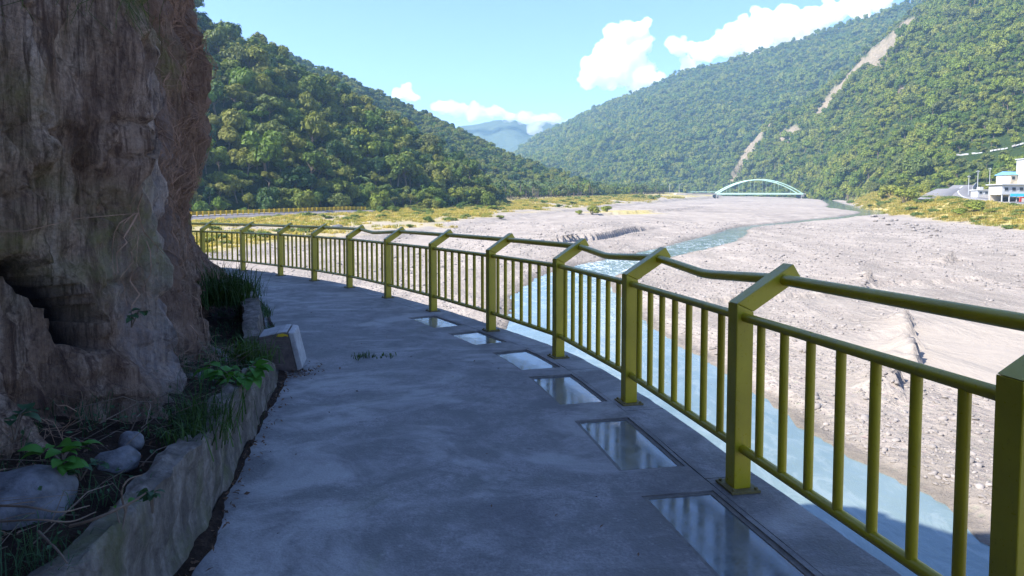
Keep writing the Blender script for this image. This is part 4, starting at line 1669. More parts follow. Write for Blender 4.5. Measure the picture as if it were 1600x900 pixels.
# ------------------------------------------------------------------ levee with yellow rail on the left
def build_levee():
    ys = np.linspace(95, 216, 70)
    xs = np.interp(ys, TOP[:, 0], TOP[:, 1]) + 1.0
    # smooth the line
    for _ in range(8):
        xs[1:-1] = (xs[:-2] + xs[1:-1] * 2 + xs[2:]) / 4
    g = base_z(ys) + np.interp(ys, [0, 160, 270], [1.1, 1.2, 1.3]) + 0.25
    fade = np.interp(ys, [95, 206, 216], [1, 1, 0.3])
    t = np.stack([np.gradient(xs), np.gradient(ys)], 1)
    t /= np.linalg.norm(t, axis=1, keepdims=True)
    nx, ny = t[:, 1], -t[:, 0]
    sec = [(-6.5, -1.5), (-6.5, 0.5), (0.0, 0.5), (0.35, 0.5), (3.4, -0.75), (3.4, -2.5)]
    v = np.stack([np.stack([xs + nx * a, ys + ny * a, g + b * fade], 1) for a, b in sec], 1)
    o = mobj('levee', v.reshape(-1, 3), gridfaces(len(ys), len(sec))[:, ::-1], M['levee'])
    tag(o, kind='structure')
    root = thing('levee_rail', 'bright sunlit yellow railing along the far levee below the wooded left hill', 'railing', (float(xs[30]), float(ys[30]), float(g[30])))
    inv = Vector(root.location)
    d = np.concatenate([[0], np.cumsum(np.hypot(np.diff(xs), np.diff(ys)))])
    at = lambda q: Vector((np.interp(q, d, xs), np.interp(q, d, ys), np.interp(q, d, g + 0.5 * fade)))
    pb = MB().box((0, 0, 0.5), (0.26, 0.26, 1.02)).box((0, 0, 1.04), (0.32, 0.32, 0.08)).build('post', M['yellow2'], root)
    qs = np.arange(d[-1] * 0.22, d[-1] - 0.5, 1.75)
    for i, q in enumerate(qs):
        o = pb if i == 0 else link(pb.copy(), root)
        o.location = at(q) - inv
    for z in (0.3, 0.62, 0.93):
        pts = [at(q) + Vector((0, 0, z)) - inv for q in np.linspace(qs[0], qs[-1], 40)]
        MB().tube(pts, 0.085, 6).build('rail', M['yellow2'], root)


build_levee()


# ------------------------------------------------------------------ arch bridge
def build_bridge():
    D = 650.0
    a, b = Vector(P(1119, 302.5, D)), Vector(P(1250, 302.5, D + 4))
    L = (b - a).length
    ax = (b - a).normalized()
    wy = Vector((0, 0, 1)).cross(ax).normalized()
    root = thing('arch_bridge', 'pale green tied arch bridge spanning the riverbed far up the valley', 'bridge', a)
    I = lambda s, w, z: ax * s + wy * w + Vector((0, 0, z))
    hgt = P(1184, 281, D)[2] - a.z
    for w in (-4.6, 4.6):
        pts = [I(L * k / 28, w, hgt * (1 - (2 * k / 28 - 1) ** 2)) for k in range(29)]
        m = MB()
        m.tube(pts, 0.5, 8)
        m.build('arch_rib', M['bridge'], root, smooth=True)
        m = MB()
        m.prism([(-1.0, -1.0), (-1.0, 0.5), (L + 1.0, 0.5), (L + 1.0, -1.0)], I(0, w, 0), ax, Vector((0, 0, 1)), wy, 0.8)
        m.build('tie_beam', M['bridge'], root)
        for k in range(4, 26, 4):
            z = hgt * (1 - (2 * k / 28 - 1) ** 2)
            MB().tube([I(L * k / 28, w, 0.6), I(L * k / 28, w, z)], 0.05, 6).build('hanger', M['bridge'], root)
        MB().tube([I(-26, w * 1.05, 1.6), I(0, w * 1.05, 1.6)], 0.12, 5).build('parapet_rail', M['bridge'], root)
    for k in (8, 11, 14, 17, 20):
        z = hgt * (1 - (2 * k / 28 - 1) ** 2)
        MB().tube([I(L * k / 28, -4.6, z), I(L * k / 28, 4.6, z)], 0.25, 6).build('cross_brace', M['bridge'], root)
    MB().prism([(-30, -0.9), (-30, 0.3), (L + 30, 0.3), (L + 30, -0.9)], I(0, 0, 0), ax, Vector((0, 0, 1)), wy, 8.2).build('deck', M['roadconc'], root)
    for s in (-0.2, L + 0.2):
        m = MB()
        m.box(I(s, 0, -2.2), (2.6, 11.5, 2.0), math.atan2(ax.y, ax.x))
        for w in (-3.6, 3.6):
            m.tube([I(s, w, -9), I(s, w, -2.5)], 1.1, 10)
        m.build('pier', M['wallgrey'], root)
    for s, dr in ((-30, -1), (L + 30, 1)):
        MB().prism([(0, 0.2), (0, -8), (dr * 22, -8), (dr * 9, 0.2)], I(s, 0, 0), ax, Vector((0, 0, 1)), wy, 10.5).build('abutment', M['roadconc'], root)


build_bridge()


# ------------------------------------------------------------------ right bank: road, parapet, buildings
def strip(name, px, width, lift, mat, kind='structure', thick=0.25):
    raw = catmull(np.array([P(*q) for q in px]), 8)
    pts, zp = raw[:, :2].copy(), raw[:, 2]
    for _ in range(6):
        pts[1:-1] = (pts[:-2] + 2 * pts[1:-1] + pts[2:]) / 4
    t = np.gradient(pts, axis=0)
    t /= np.linalg.norm(t, axis=1, keepdims=True)
    n = np.stack([t[:, 1], -t[:, 0]], 1)
    g = ground(pts[:, 0], pts[:, 1])
    for _ in range(10):
        g[1:-1] = (g[:-2] + 2 * g[1:-1] + g[2:]) / 4
    g = np.maximum(g + lift, zp)
    for _ in range(10):
        g[1:-1] = (g[:-2] + 2 * g[1:-1] + g[2:]) / 4
    sec = [(-width / 2 - 3, -8.0), (-width / 2, 0), (width / 2, 0), (width / 2 + 3, -8.0)]
    v = np.stack([np.concatenate([pts + n * a, (g + b)[:, None]], 1) for a, b in sec], 1)
    o = mobj(name, v.reshape(-1, 3), gridfaces(len(pts), 4), mat)
    tag(o, kind=kind)
    return pts, n, g, o


def build_right():
    pts, n, g, o = strip('road', [(1700, 337, 150), (1600, 323, 178), (1560, 318, 195), (1530, 314, 212), (1508, 309, 234), (1498, 302.5, 260), (1498, 296, 288), (1506, 289, 318)], 8.5, 0.3, M['asph'])
    strip('ramp', [(1458, 311, 226), (1463, 306, 246), (1470, 301, 268), (1483, 294.5, 296)], 9, 0.1, M['asph'])
    # painted centre line
    c = pts[2:-2]
    v = np.stack([np.concatenate([c + n[2:-2] * a, (g[2:-2] + 0.012)[:, None]], 1) for a in (-0.12, 0.12)], 1)
    tag(mobj('road_marking', v.reshape(-1, 3), gridfaces(len(c), 2), M['paintw'], o), None)
    # parapet on the river side
    sgn = -1.0 if n[len(n) // 2, 1] > 0 else 1.0
    side = sgn * 4.8
    vs = []
    for a, b in ((side - 0.22, -1.5), (side - 0.22, 1.0), (side + 0.22, 1.0), (side + 0.22, -1.5)):
        vs.append(np.concatenate([pts + n * a, (g + b)[:, None]], 1))
    v = np.stack(vs, 1)
    tag(mobj('road_parapet', v.reshape(-1, 3), gridfaces(len(pts), 4), M['wallgrey']), 'dark grey low parapet wall bending along the riverside road on the right bank', 'wall')

    def house(name, label, px, py, d, w, dp, h, wall, roof, rows=2, cols=3, rz=0.2, slab=False, door=True):
        x, y, _ = P(px, py, d)
        z = float(P(px, py, d)[2])
        r = thing(name, label, 'house', (x, y, z), rz)
        MB().box((0, 0, h / 2 - 1.5), (w, dp, h + 3)).build('wall', wall, r)
        if slab:
            MB().box((0, 0, h + 0.16), (w + 0.7, dp + 0.7, 0.3)).box((0, 0, h + 0.7), (w * 0.35, dp * 0.4, 1.0)).build('roof', roof, r)
        else:
            MB().prism([(-dp / 2 - 0.4, h + 0.02), (0, h + 1.2), (dp / 2 + 0.4, h + 0.02), (dp / 2 + 0.4, h - 0.12), (-dp / 2 - 0.4, h - 0.12)], (0, 0, 0), (0, 1, 0), (0, 0, 1), (1, 0, 0), w + 0.8).build('roof', roof, r)
        for j in range(rows):
            for i in range(cols):
                xx = (i + 0.5) / cols * w - w / 2
                zz = (j + 0.55) * h / rows
                f = MB().box((xx, -dp / 2 - 0.03, zz), (w / cols * 0.55, 0.12, h / rows * 0.48)).build('window', M['roofgrey'], r)
                MB().box((xx, -dp / 2 - 0.075, zz), (w / cols * 0.47, 0.06, h / rows * 0.40)).build('pane', M['dark'], f)
        if door:
            MB().box((-w * 0.42, -dp / 2 - 0.04, 1.0), (0.95, 0.1, 2.0)).build('door', M['cream'], r)
        return r

    # the shop by the road
    q = hitg(1578, 317)
    d = q[1]
    r = thing('roadside_shop', 'white boxy roadside shop with open dark front and blue banner', 'shop', q, 0.12)
    s = d / 1060.0
    w, h = 40 * s, 29 * s
    MB().box((0, 1.2, h * 0.70), (w, 4.6, h * 0.52)).build('upper_wall', M['white'], r)
    MB().box((0, 1.2, h * 0.985), (w + 1.0, 5.8, 0.25)).build('roof', M['roofgrey'], r)
    MB().box((0, 3.2, h * 0.21), (w, 0.3, h * 0.44)).build('back_wall', M['cream'], r)
    for i in range(4):
        MB().box((-w / 2 + 0.2 + i * (w - 0.4) / 3, -0.9, h * 0.21), (0.22, 0.22, h * 0.44)).build('pillar', M['white'], r)
    MB().box((w * 0.17, -1.25, h * 0.41), (w * 0.62, 0.14, h * 0.15)).build('banner', M['signblue'], r)
    MB().box((-w * 0.1, 1.0, h * 0.16), (w * 0.3, 0.5, h * 0.30)).build('counter', M['dark'], r)
    for i in range(3):
        f = MB().box((-w * 0.32 + i * w * 0.32, -1.13, h * 0.74), (w * 0.18, 0.1, h * 0.2)).build('window', M['roofgrey'], r)
        MB().box((-w * 0.32 + i * w * 0.32, -1.19, h * 0.74), (w * 0.15, 0.06, h * 0.16)).build('pane', M['dark'], f)
    tag(MB().box((q[0] + w * 0.22, q[1] - 2.4, q[2] + h * 0.17), (1.7, 0.12, 1.5), 0.2, 0.15).tube([(q[0] + w * 0.22, q[1] - 2.3, q[2] - 0.3), (q[0] + w * 0.22, q[1] - 2.3, q[2] + h * 0.1)], 0.08, 6).build('signboard', M['red']),
        'red signboard standing in front of the roadside shop', 'sign')
    house('white_house', 'white two storey house with flat roof above the blue roofed shed', 1620, 286, 235, 8.5, 8, 8.2, M['white'], M['white'], 2, 3, 0.15, True)
    house('shed', 'low shed with blue sheet roof behind the roadside shop', 1577, 285, 240, 6.0, 5, 2.6, M['cream'], M['roofblue'], 1, 2, 0.3)
    house('roadside_hut', 'small white hut beside the road bend below the hill forest', 1531, 305.5, 232, 4.2, 3.0, 1.7, M['white'], M['white'], 1, 2, 0.1, True, False)
    for (px, w_, lab) in ((944, 6.5, 'small white house at the edge of the palm grove'), (968, 9.0, 'wider pale house among the palms near the riverbank')):
        vk = HL2['V'].reshape(-1, 3)[np.argmin((HL2['px'] - px) ** 2 + (HL2['py'] - 291) ** 2 + 1e6 * (HL2['t'] > 1))]
        x, y, zz = map(float, vk)
        rr = house('cottage', lab, px, 305, y, w_, 6, 4.4, M['white'], M['roofgrey'], 2, 3, 0.1)
        rr.location.z = zz
        rr.location.x, rr.location.y = x, y
    # barrier of the hill road: follow the slope under the sight line
    V, hp, hy = HR1['V'], HR1['px'], HR1['py']
    line = []
    for px, py in ((1488, 243.5), (1500, 242.5), (1515, 241), (1530, 239), (1545, 236.5), (1560, 234), (1575, 231.5), (1590, 227.5), (1602, 223), (1630, 214)):
        k = np.argmin((hp - px) ** 2 + (hy - py - 2) ** 2 + 1e6 * (HR1['t'] > 1))
        line.append(V.reshape(-1, 3)[k] if False else np.array(P(px, py, float(V.reshape(-1, 3)[k][1]) - 4)))
    line = np.array(line)
    for _ in range(3):
        line[1:-1] = (line[:-2] + 2 * line[1:-1] + line[2:]) / 4
    k_ = np.linspace(0, len(line) - 1, 25)
    line = np.stack([np.interp(k_, np.arange(len(line)), line[:, c]) for c in range(3)], 1)
    line[:, 2] += 0.35 * fbm(k_ * 1.3, 0.5, 3, 3)
    rt = thing('hill_road_barrier', 'long white concrete barrier of the road climbing through the right hillside', 'barrier', line[10])
    o0 = Vector(line[10])
    for i in range(len(line) - 1):
        a, b = Vector(line[i]) - o0, Vector(line[i + 1]) - o0
        ax = (b - a)
        al = Vector((ax.x, ax.y, 0)).normalized()
        nn = Vector((al.y, -al.x, 0))
        m = MB()
        v = [a - nn * 0.2, a + nn * 0.2, b + nn * 0.2, b - nn * 0.2]
        lo, hi = Vector((0, 0, -0.3)), Vector((0, 0, 0.15 + 0.6 * random.random()))
        e = al * 0.12
        v = [a + e - nn * 0.2, a + e + nn * 0.2, b - e + nn * 0.2, b - e - nn * 0.2]
        m.add([q + lo for q in v] + [q + hi for q in v], [(0, 1, 2, 3), (7, 6, 5, 4), (0, 4, 5, 1), (1, 5, 6, 2), (2, 6, 7, 3), (3, 7, 4, 0)])
        if i in (5, 9, 10, 16):
            continue
        m.build('barrier_segment', M['roadconc'] if i % 4 == 1 else M['white'], rt)
    # shelf of the hill road behind the barrier
    v = np.stack([line + [0, 0, -1.0], line + [1.5, 6, -1.0], line + [0, -0.4, -12]], 1)
    tag(mobj('hill_road', np.stack([line + [0, 0.35, -5], line + [0, 0.35, -0.72], line + [2, 7, -0.72]], 1).reshape(-1, 3), gridfaces(len(line), 3), M['hillR']), kind='structure')
    # poles
    for px, pt, pb, d, lab in ((1527, 266, 306, 238, 'pale utility pole with crossarm beside the road bend'), (1513, 274, 305, 250, 'shorter pale lamp pole left of the road bend'), (1546, 262, 292, 255, 'thin utility pole behind the white hut')):
        x, y, z = P(px, pb, d)
        zt = P(px, pt, d)[2] - z
        r = thing('utility_pole', lab, 'pole', (x, y, z), 0, 'poles beside the right bank road')
        MB().tube([(0, 0, -2), (0, 0, zt)], [0.11, 0.08], 8).build('pole', M['roofgrey'], r)
        MB().box((0, 0, zt - 0.5), (1.5, 0.12, 0.14), 0.3).build('crossarm', M['roofgrey'], r)
        for k in (-0.6, 0.0, 0.6):
            MB().tube([(k * math.cos(.3), k * math.sin(.3), zt - 0.43), (k * math.cos(.3), k * math.sin(.3), zt - 0.2)], 0.06, 6).build('insulator', M['white'], r)
    for px, lab in ((1032, 'slim pale lamp post on the riverbank road, left of two others'), (1046, 'slim pale lamp post on the riverbank road, middle of three'), (1061, 'slim pale lamp post on the riverbank road, nearest the bridge')):
        x, y = px_at(px, 720)
        z = float(ground(x, y))
        r = thing('lamp_post', lab, 'lamp post', (x, y, z), 0, 'lamp posts left of the bridge')
        MB().tube([(0, 0, -0.5), (0, 0, 10)], [0.2, 0.13], 6).build('pole', M['white'], r)
        MB().tube([(0, 0, 9.8), (1.2, 0, 10.4), (2.2, 0, 10.5)], 0.1, 5).build('lamp_arm', M['white'], r)
        MB().box((2.5, 0, 10.45), (0.9, 0.4, 0.2)).build('lamp_head', M['white'], r)


def px_at(px, d):
    a, b, c = ray(px, 310)
    return a / b * d, d


build_right()


# ------------------------------------------------------------------ bushes on the banks
def bush_parts():
    v, f = crown_mesh(71, 8, 90, 0.12, (1, 1, 0.85), (0.34, 0.5), True, 0.62)
    a = mesh('foliage', v, f, M['bush'])
    v, f = crown_mesh(72, 8, 90, 0.12, (1.15, 1, 0.7), (0.3, 0.48), True, 0.55)
    b = mesh('foliage', v, f, M['tree_right'])
    m = MB()
    for k in range(5):
        q = k * 1.257
        m.tube([(0, 0, -0.3), (0.2 * math.cos(q), 0.2 * math.sin(q), 0.35), (0.4 * math.cos(q), 0.4 * math.sin(q), 0.75)], [0.05, 0.035, 0.015], 5)
    me = bpy.data.meshes.new('stem')
    me.from_pydata(m.v, [], m.f)
    me.materials.append(M['bark'])
    return a, b, me


BA, BB, BS = bush_parts()


def bush(px, py, wpx, label, kind=0, group=None, hs=1.0, d=None):
    p = hitg(px, py) if d is None else np.array(P(px, py, d))
    s = wpx * p[1] / FOC / 2.2
    t = thing('bush', label, 'bush', p, random.uniform(0, 6), group)
    t.scale = (s, s, s * hs)
    link(bpy.data.objects.new('foliage', BB if kind else BA), t)
    link(bpy.data.objects.new('stem', BS), t)


G_ = 'bushes on the grassy left bank'
bush(595, 333.5, 17, 'bright green bush at the end of the yellow levee rail', 0, G_, 1.15)
bush(614, 333, 20, 'bright green bush right of the levee rail end, second of three', 0, G_, 0.95)
bush(647, 331, 10, 'small bright bush standing apart on the levee edge', 0, G_, 1.2)
bush(668, 347, 22, 'low olive bush on the slope of the grassy bank', 1, G_, 0.7)
bush(640, 356, 16, 'low olive bush near the railing arms on the left bank', 1, G_, 0.6)
bush(770, 329, 20, 'small bush on top of the grassy bank', 1, G_, 0.7)
bush(781, 342, 16, 'dark low bush at the foot of the grassy bank', 1, G_, 0.6)
bush(905, 335, 16, 'left bush of the green island beside the pale gravel', 1, G_, 0.7)
bush(925, 335, 30, 'largest bush of the green island beside the pale gravel', 1, G_, 0.8)
bush(948, 331, 22, 'right bush of the green island beside the pale gravel', 1, G_, 0.7)
G_ = 'bushes on the right bank'
bush(1414, 318, 44, 'large green bush on the right bank below the ramp', 1, G_, 1.0)
bush(1390, 309, 34, 'rounded green bush behind the large bush on the right bank', 1, G_, 1.0)
bush(1440, 303, 28, 'green bush at the upper edge of the ramp', 1, G_, 0.9)
bush(1524, 331, 40, 'spreading green bush in golden grass in front of the road', 1, G_, 0.75)
bush(1500, 336, 30, 'low bush left of the spreading bush in golden grass', 1, G_, 0.6)
bush(1547, 334, 22, 'small green bush right of the spreading bush in golden grass', 1, G_, 0.6)
bush(1340, 309, 36, 'olive bush at the foot of the right hillside', 0, G_, 0.9)
bush(1310, 308, 30, 'olive bush farther along the foot of the right hillside', 0, G_, 0.9)


def bank_grass():
    r_ = np.random.default_rng(31)
    P_, S_, I_ = [], [], []
    # left bank
    n = 10000
    y = 62 + 480 * r_.uniform(0, 1, n) ** 1.5
    xb, xt = np.interp(y, BOT[:, 0], BOT[:, 1]), np.interp(y, TOP[:, 0], TOP[:, 1])
    x = xb + (xt - xb) * r_.uniform(-0.05, 1.05, n)
    z, wet, silt, gr = ground(x, y, True)
    k = (gr > r_.uniform(0.25, 0.9, n)) & ~((y < 214) & (x < xt + 5))
    P_.append(np.stack([x, y, z - 0.03], 1)[k])
    # right bank
    n = 5200
    y = 90 + 330 * r_.uniform(0, 1, n) ** 1.6
    x = np.interp(y, RB[:, 0], RB[:, 1]) + r_.uniform(-2, 26, n)
    z, wet, silt, gr = ground(x, y, True)
    k = gr > r_.uniform(0.2, 0.8, n)
    P_.append(np.stack([x, y, z - 0.03], 1)[k])
    p = np.concatenate(P_)
    n = len(p)
    s = r_.uniform(0.7, 1.6, n) * np.interp(p[:, 1], [60, 200, 500], [0.75, 1.05, 1.8])
    ix = np.where(r_.uniform(0, 1, n) < 0.02 + 0.05 * (fbm(p[:, 0] / 14, p[:, 1] / 20, 4, 2) > 0.15), 3 + r_.integers(0, 2, n), r_.integers(0, 3, n))
    zs = np.where(ix > 2, 0.7, 0.8) * s
    sc = np.stack([s * 1.25, s * 1.25, zs], 1)
    ro = np.stack([r_.normal(0, .1, n), r_.normal(0, .1, n), r_.uniform(0, 6.28, n)], 1)
    # collection order is alphabetical: dry_grass_0..2, low_shrub_0..1
    scatter('bank_grass', p, sc, ro, LIBG, ix, 'dry golden and green grass covering the river banks', 'grass')


bank_grass()


# ------------------------------------------------------------------ stones and boulders of the riverbed
def stones():
    r_ = np.random.default_rng(41)
    n = 46000
    d = 17 + 150 * r_.uniform(0, 1, n) ** 1.7
    x = (r_.uniform(-0.52, 0.80, n)) * d
    z, wet, silt, gr = ground(x, d, True)
    c, w = chan(x, d)
    dens = np.clip(0.45 + 1.3 * fbm(x / 9, d / 15, 3.0, 3) + 0.6 * (x > 0.35 * d) * (d > 55), 0.05, 1)
    k = (c > w + 0.6) & (silt < 0.35) & (gr < 0.3) & (r_.uniform(0, 1, n) < dens)
    x, d, z = x[k], d[k], z[k]
    n = len(x)
    s = 0.045 * (1 - r_.uniform(0, 0.985, n)) ** -0.42 * np.interp(d, [17, 60, 170], [0.85, 1.3, 2.0])
    s = np.minimum(s, 0.42)
    sc = np.stack([s * r_.uniform(.8, 1.3, n), s * r_.uniform(.8, 1.3, n), s * r_.uniform(.6, 1.0, n)], 1)
    ro = np.stack([r_.uniform(-.4, .4, n), r_.uniform(-.4, .4, n), r_.uniform(0, 6.28, n)], 1)
    scatter('river_stones', np.stack([x, d, z + s * 0.1], 1), sc, ro, LIBS, r_.integers(0, 5, n), 'pale grey stones scattered over the gravel riverbed', 'stones')
    # boulders, each of its own
    me = []
    for i in range(6):
        v, f = rock_mesh(80 + i, 2)
        me.append(mesh('boulder', v, f, M['rock']))
    spots = []
    for px, py, w_ in ((1352, 440, 9), (1346, 432, 6), (1400, 411, 9), (1500, 408, 8), (1436, 402, 6), (1562, 420, 9), (1535, 425, 7), (1478, 432, 7), (1590, 440, 9), (1420, 385, 8), (1466, 392, 7), (1515, 383, 8), (1555, 392, 9), (1582, 400, 8), (1331, 393, 6)):
        spots.append((px, py, w_, 'grey boulder on the rubble spread across the right of the riverbed', 'boulders on the rubble at right'))
    for i in range(34):
        px = r_.uniform(1362, 1470)
        py = 340 + (px - 1362) * 0.20 + r_.uniform(-4, 10)
        spots.append((px, py, r_.uniform(5, 10), 'pale boulder in the heap along the foot of the right bank', 'boulders heaped along the right bank'))
    for i in range(18):
        spots.append((r_.uniform(840, 905), r_.uniform(350, 378), r_.uniform(4, 8), 'pale boulder on the left gravel bar above the railing', 'boulders on the left gravel bar'))
    for i, (px, py, w_, lab, grp) in enumerate(spots):
        p = hitg(px, py, 15)
        s = w_ * p[1] / FOC / 2
        o = link(bpy.data.objects.new('boulder', me[i % 6]))
        o.location = p + np.array([0, 0, s * 0.25])
        o.rotation_euler = (r_.uniform(-.3, .3), r_.uniform(-.3, .3), r_.uniform(0, 6))
        o.scale = (s, s * 0.9, s * 0.8)
        tag(o, lab, 'boulder', grp)
    v, f = rock_mesh(99, 2, 0.6)
    o = mobj('boulder', v, f, M['rockdark'])
    p = hitg(529, 357.5, 60)
    o.location = p + np.array([0, 0, 0.4])
    o.scale = (1.25, 0.9, 0.95)
    tag(o, 'dark blue grey boulder on pale sand behind the far railing', 'boulder')


stones()


# ------------------------------------------------------------------ things on the cliff side of the walkway
def broken_block():
    c = Vector(PG(437, 583))
    r = thing('concrete_block', 'tilted broken concrete block with whitewashed end and a yellow paint mark', 'concrete block', c, R(2))
    r.rotation_euler = (R(5), R(-4), R(9))
    w, dp, h = 0.345, 0.30, 0.385
    sl = 0.07
    rr = random.Random(4)
    # body with worn corners: skewed prism
    prof = [(-w / 2 + 0.01, 0.10), (-w / 2, h * 0.93), (w / 2 - 0.10, h), (w / 2 - 0.055, h - 0.01), (w / 2 - 0.012, 0.02), (w / 2 - 0.06, -0.03), (-0.06, -0.03)]
    body = MB().prism(prof, (0, dp / 2, 0), (1, 0, 0), (0, 0, 1), (0, 1, 0), dp).build('block_body', M['brownblock'], r, bevel=0.012)
    MB().prism([(w / 2 - 0.056, h + 0.005), (w / 2 - 0.005, h - 0.012), (w / 2 + 0.042, 0.03), (w / 2 - 0.008, 0.0)], (0, dp / 2, 0), (1, 0, 0), (0, 0, 1), (0, 1, 0), dp + 0.01).build('white_end', M['whiteblock'], r, bevel=0.010)
    MB().prism([(-w / 2 + 0.01, h * 0.935), (-w / 2 + 0.02, h * 0.955), (w / 2 - 0.11, h + 0.014), (w / 2 - 0.07, h + 0.010), (w / 2 - 0.07, h - 0.002), (w / 2 - 0.10, h + 0.003)], (0, dp / 2, 0), (1, 0, 0), (0, 0, 1), (0, 1, 0), dp - 0.012).build('mortar_cap', M['whiteblock'], r, bevel=0.003)
    MB().prism([(w / 2 - 0.165, h * 0.935), (w / 2 - 0.15, h * 0.985), (w / 2 - 0.105, h * 0.993), (w / 2 - 0.062, h * 0.95), (w / 2 - 0.06, h * 0.905), (w / 2 - 0.085, h * 0.93), (w / 2 - 0.11, h * 0.915)], (0, -0.004, 0), (1, 0, 0), (0, 0, 1), (0, 1, 0), 0.006).build('yellow_paint_mark', M['yellow2'], r)
    # footing slab it rests on
    m = MB().prism([(-0.42, -0.1), (-0.40, 0.06), (-0.1, 0.05), (0.10, 0.015), (0.13, -0.1)], c + Vector((-0.02, 0.02, 0)), (1, 0, 0), (0, 0, 1), (0, 1, 0), 0.52)
    tag(m.build('footing_slab', M['conc'], bevel=0.015), 'low worn concrete footing under the tilted block', 'concrete slab')


broken_block()


ICO3 = ico(4)


def verge_boulders():
    for i, (px, py, z, sx, sy, sz, rz, lab) in enumerate((
            (36, 785, 0.45, 0.17, 0.20, 0.12, 0.5, 'large blue grey boulder half buried at the left end of the soil verge'),
            (182, 722, 0.45, 0.085, 0.07, 0.06, 0.8, 'small pale boulder among the twigs on the soil verge'),
            (205, 690, 0.48, 0.05, 0.05, 0.05, 1.8, 'tiny pale stone behind the small boulder on the verge'),
            (292, 618, 0.26, 0.15, 0.33, 0.13, -0.45, 'long pale blue boulder at the foot of the root covered pillar'),
            (338, 566, 0.14, 0.12, 0.24, 0.12, 0.5, 'grey boulder between the pillar foot and the leafy plant'),
            (375, 940, 0.40, 0.05, 0.06, 0.04, 0.2, None))):
        if lab is None:
            continue
        v, f = ICO3[0] * (1 + 0.32 * fbm(ICO3[0][:, 0] * 1.3 + 7 * i, ICO3[0][:, 1] * 1.3, ICO3[0][:, 2] * 1.3, 3))[:, None], ICO3[1]
        v = v + 0.03 * np.stack([fbm(v[:, 0] * 6, v[:, 1] * 6, v[:, 2] * 6 + k, 3) for k in (0, 9, 19)], 1)
        o = mobj('boulder', v, f, M['rockblue'], None, True)
        o.location = PG(px, py, z)
        o.scale = (sx, sy, sz)
        o.rotation_euler = (0.1, -0.1, rz)
        tag(o, lab, 'boulder')


verge_boulders()


def leaf_mesh(mat):
    """pointed oval leaf lying along +x, folded on its midrib"""
    V, F = [], []
    for i in range(6):
        q = i / 5
        w = 0.40 * math.sin(math.pi * min(1, q * 0.93 + 0.05)) ** 0.8 * (1 - 0.25 * q)
        z = 0.18 * math.sin(q * 2.2) - 0.22 * q * q
        V += [(q, -w, z + w * 0.25), (q, 0, z), (q, w, z + w * 0.25)]
    for i in range(5):
        for j in range(2):
            F.append((i * 3 + j, i * 3 + j + 1, (i + 1) * 3 + j + 1, (i + 1) * 3 + j))
    return mesh('leaf', V, F, mat, True)


LEAFG, LEAFB = leaf_mesh(M['leafg']), leaf_mesh(M['leafb'])


def leaf_plant(loc, n, h, spread, size, label, lm, seed, name='leafy_plant', droop=0.0):
    r_ = random.Random(seed)
    t = thing(name, label, 'plant', loc)
    m = MB()
    leaves = []
    ns = max(3, n // 5)
    for s in range(ns):
        a = r_.uniform(0, 6.28)
        L = r_.uniform(0.6, 1.0)
        tip = Vector((spread * math.cos(a) * L, spread * math.sin(a) * L, h * r_.uniform(0.5, 1.0) * (1 - droop) - droop * h * 0.4))
        mid = tip * 0.5 + Vector((0, 0, h * 0.22))
        m.tube([(0, 0, -0.04), mid, tip], [0.004, 0.003, 0.0018], 5)
        for k in range(max(1, n // ns)):
            q = r_.uniform(0.35, 1.0)
            p = mid.lerp(tip, (q - 0.5) * 2) if q > 0.5 else mid * (q * 2)
            leaves.append((p, a + r_.uniform(-1.3, 1.3)))
    m.build('stem', M['bark'], t)
    for p, a in leaves:
        o = link(bpy.data.objects.new('leaf', lm), t)
        o.location = p
        s = size * r_.uniform(0.6, 1.15)
        o.scale = (s, s, s)
        o.rotation_euler = (r_.uniform(-.5, .5), r_.uniform(-.35, .55), a)
    return t


leaf_plant(PG(370, 618, 0.36), 56, 0.20, 0.17, 0.11, 'fresh green broad leaved plant sprouting over the kerb wall near the block', LEAFG, 1)
leaf_plant(PG(345, 590, 0.35), 8, 0.14, 0.10, 0.085, 'few yellow green leaves left of the broad leaved plant', LEAFG, 2)
leaf_plant(PG(95, 705, 0.60), 26, 0.12, 0.13, 0.075, 'green vine leaves hanging over the large boulder', LEAFG, 3, 'vine_plant', 0.9)
leaf_plant(PG(22, 672, 0.66), 10, 0.10, 0.10, 0.07, 'dark green leaves at the left edge of the verge', LEAFB, 4)
leaf_plant(PG(125, 735, 0.52), 14, 0.10, 0.10, 0.06, 'blue green vine leaves beside the large boulder', LEAFB, 5, 'vine_plant', 0.6)
leaf_plant(PG(238, 785, 0.46), 14, 0.10, 0.09, 0.045, 'small weed behind the mossy kerb wall', LEAFB, 6, 'weed')
leaf_plant(PG(205, 500, 0.95), 12, 0.14, 0.10, 0.05, 'small fern like plant growing on the cliff face', LEAFB, 7, 'weed', 0.5)
leaf_plant(PG(190, 815, 0.45), 4, 0.08, 0.06, 0.05, 'single yellowish sprig among the dead twigs', LEAFG, 8, 'weed')


def tuft(loc, n, h, spread, lean, label, seed, mat='grassg', wd=0.006, name='grass_tuft'):
    v, f = grass_mesh(seed, n, h, spread, lean, wd)
    o = mobj(name, v, f, M[mat])
    o.location = loc
    return tag(o, label, 'grass tuft')


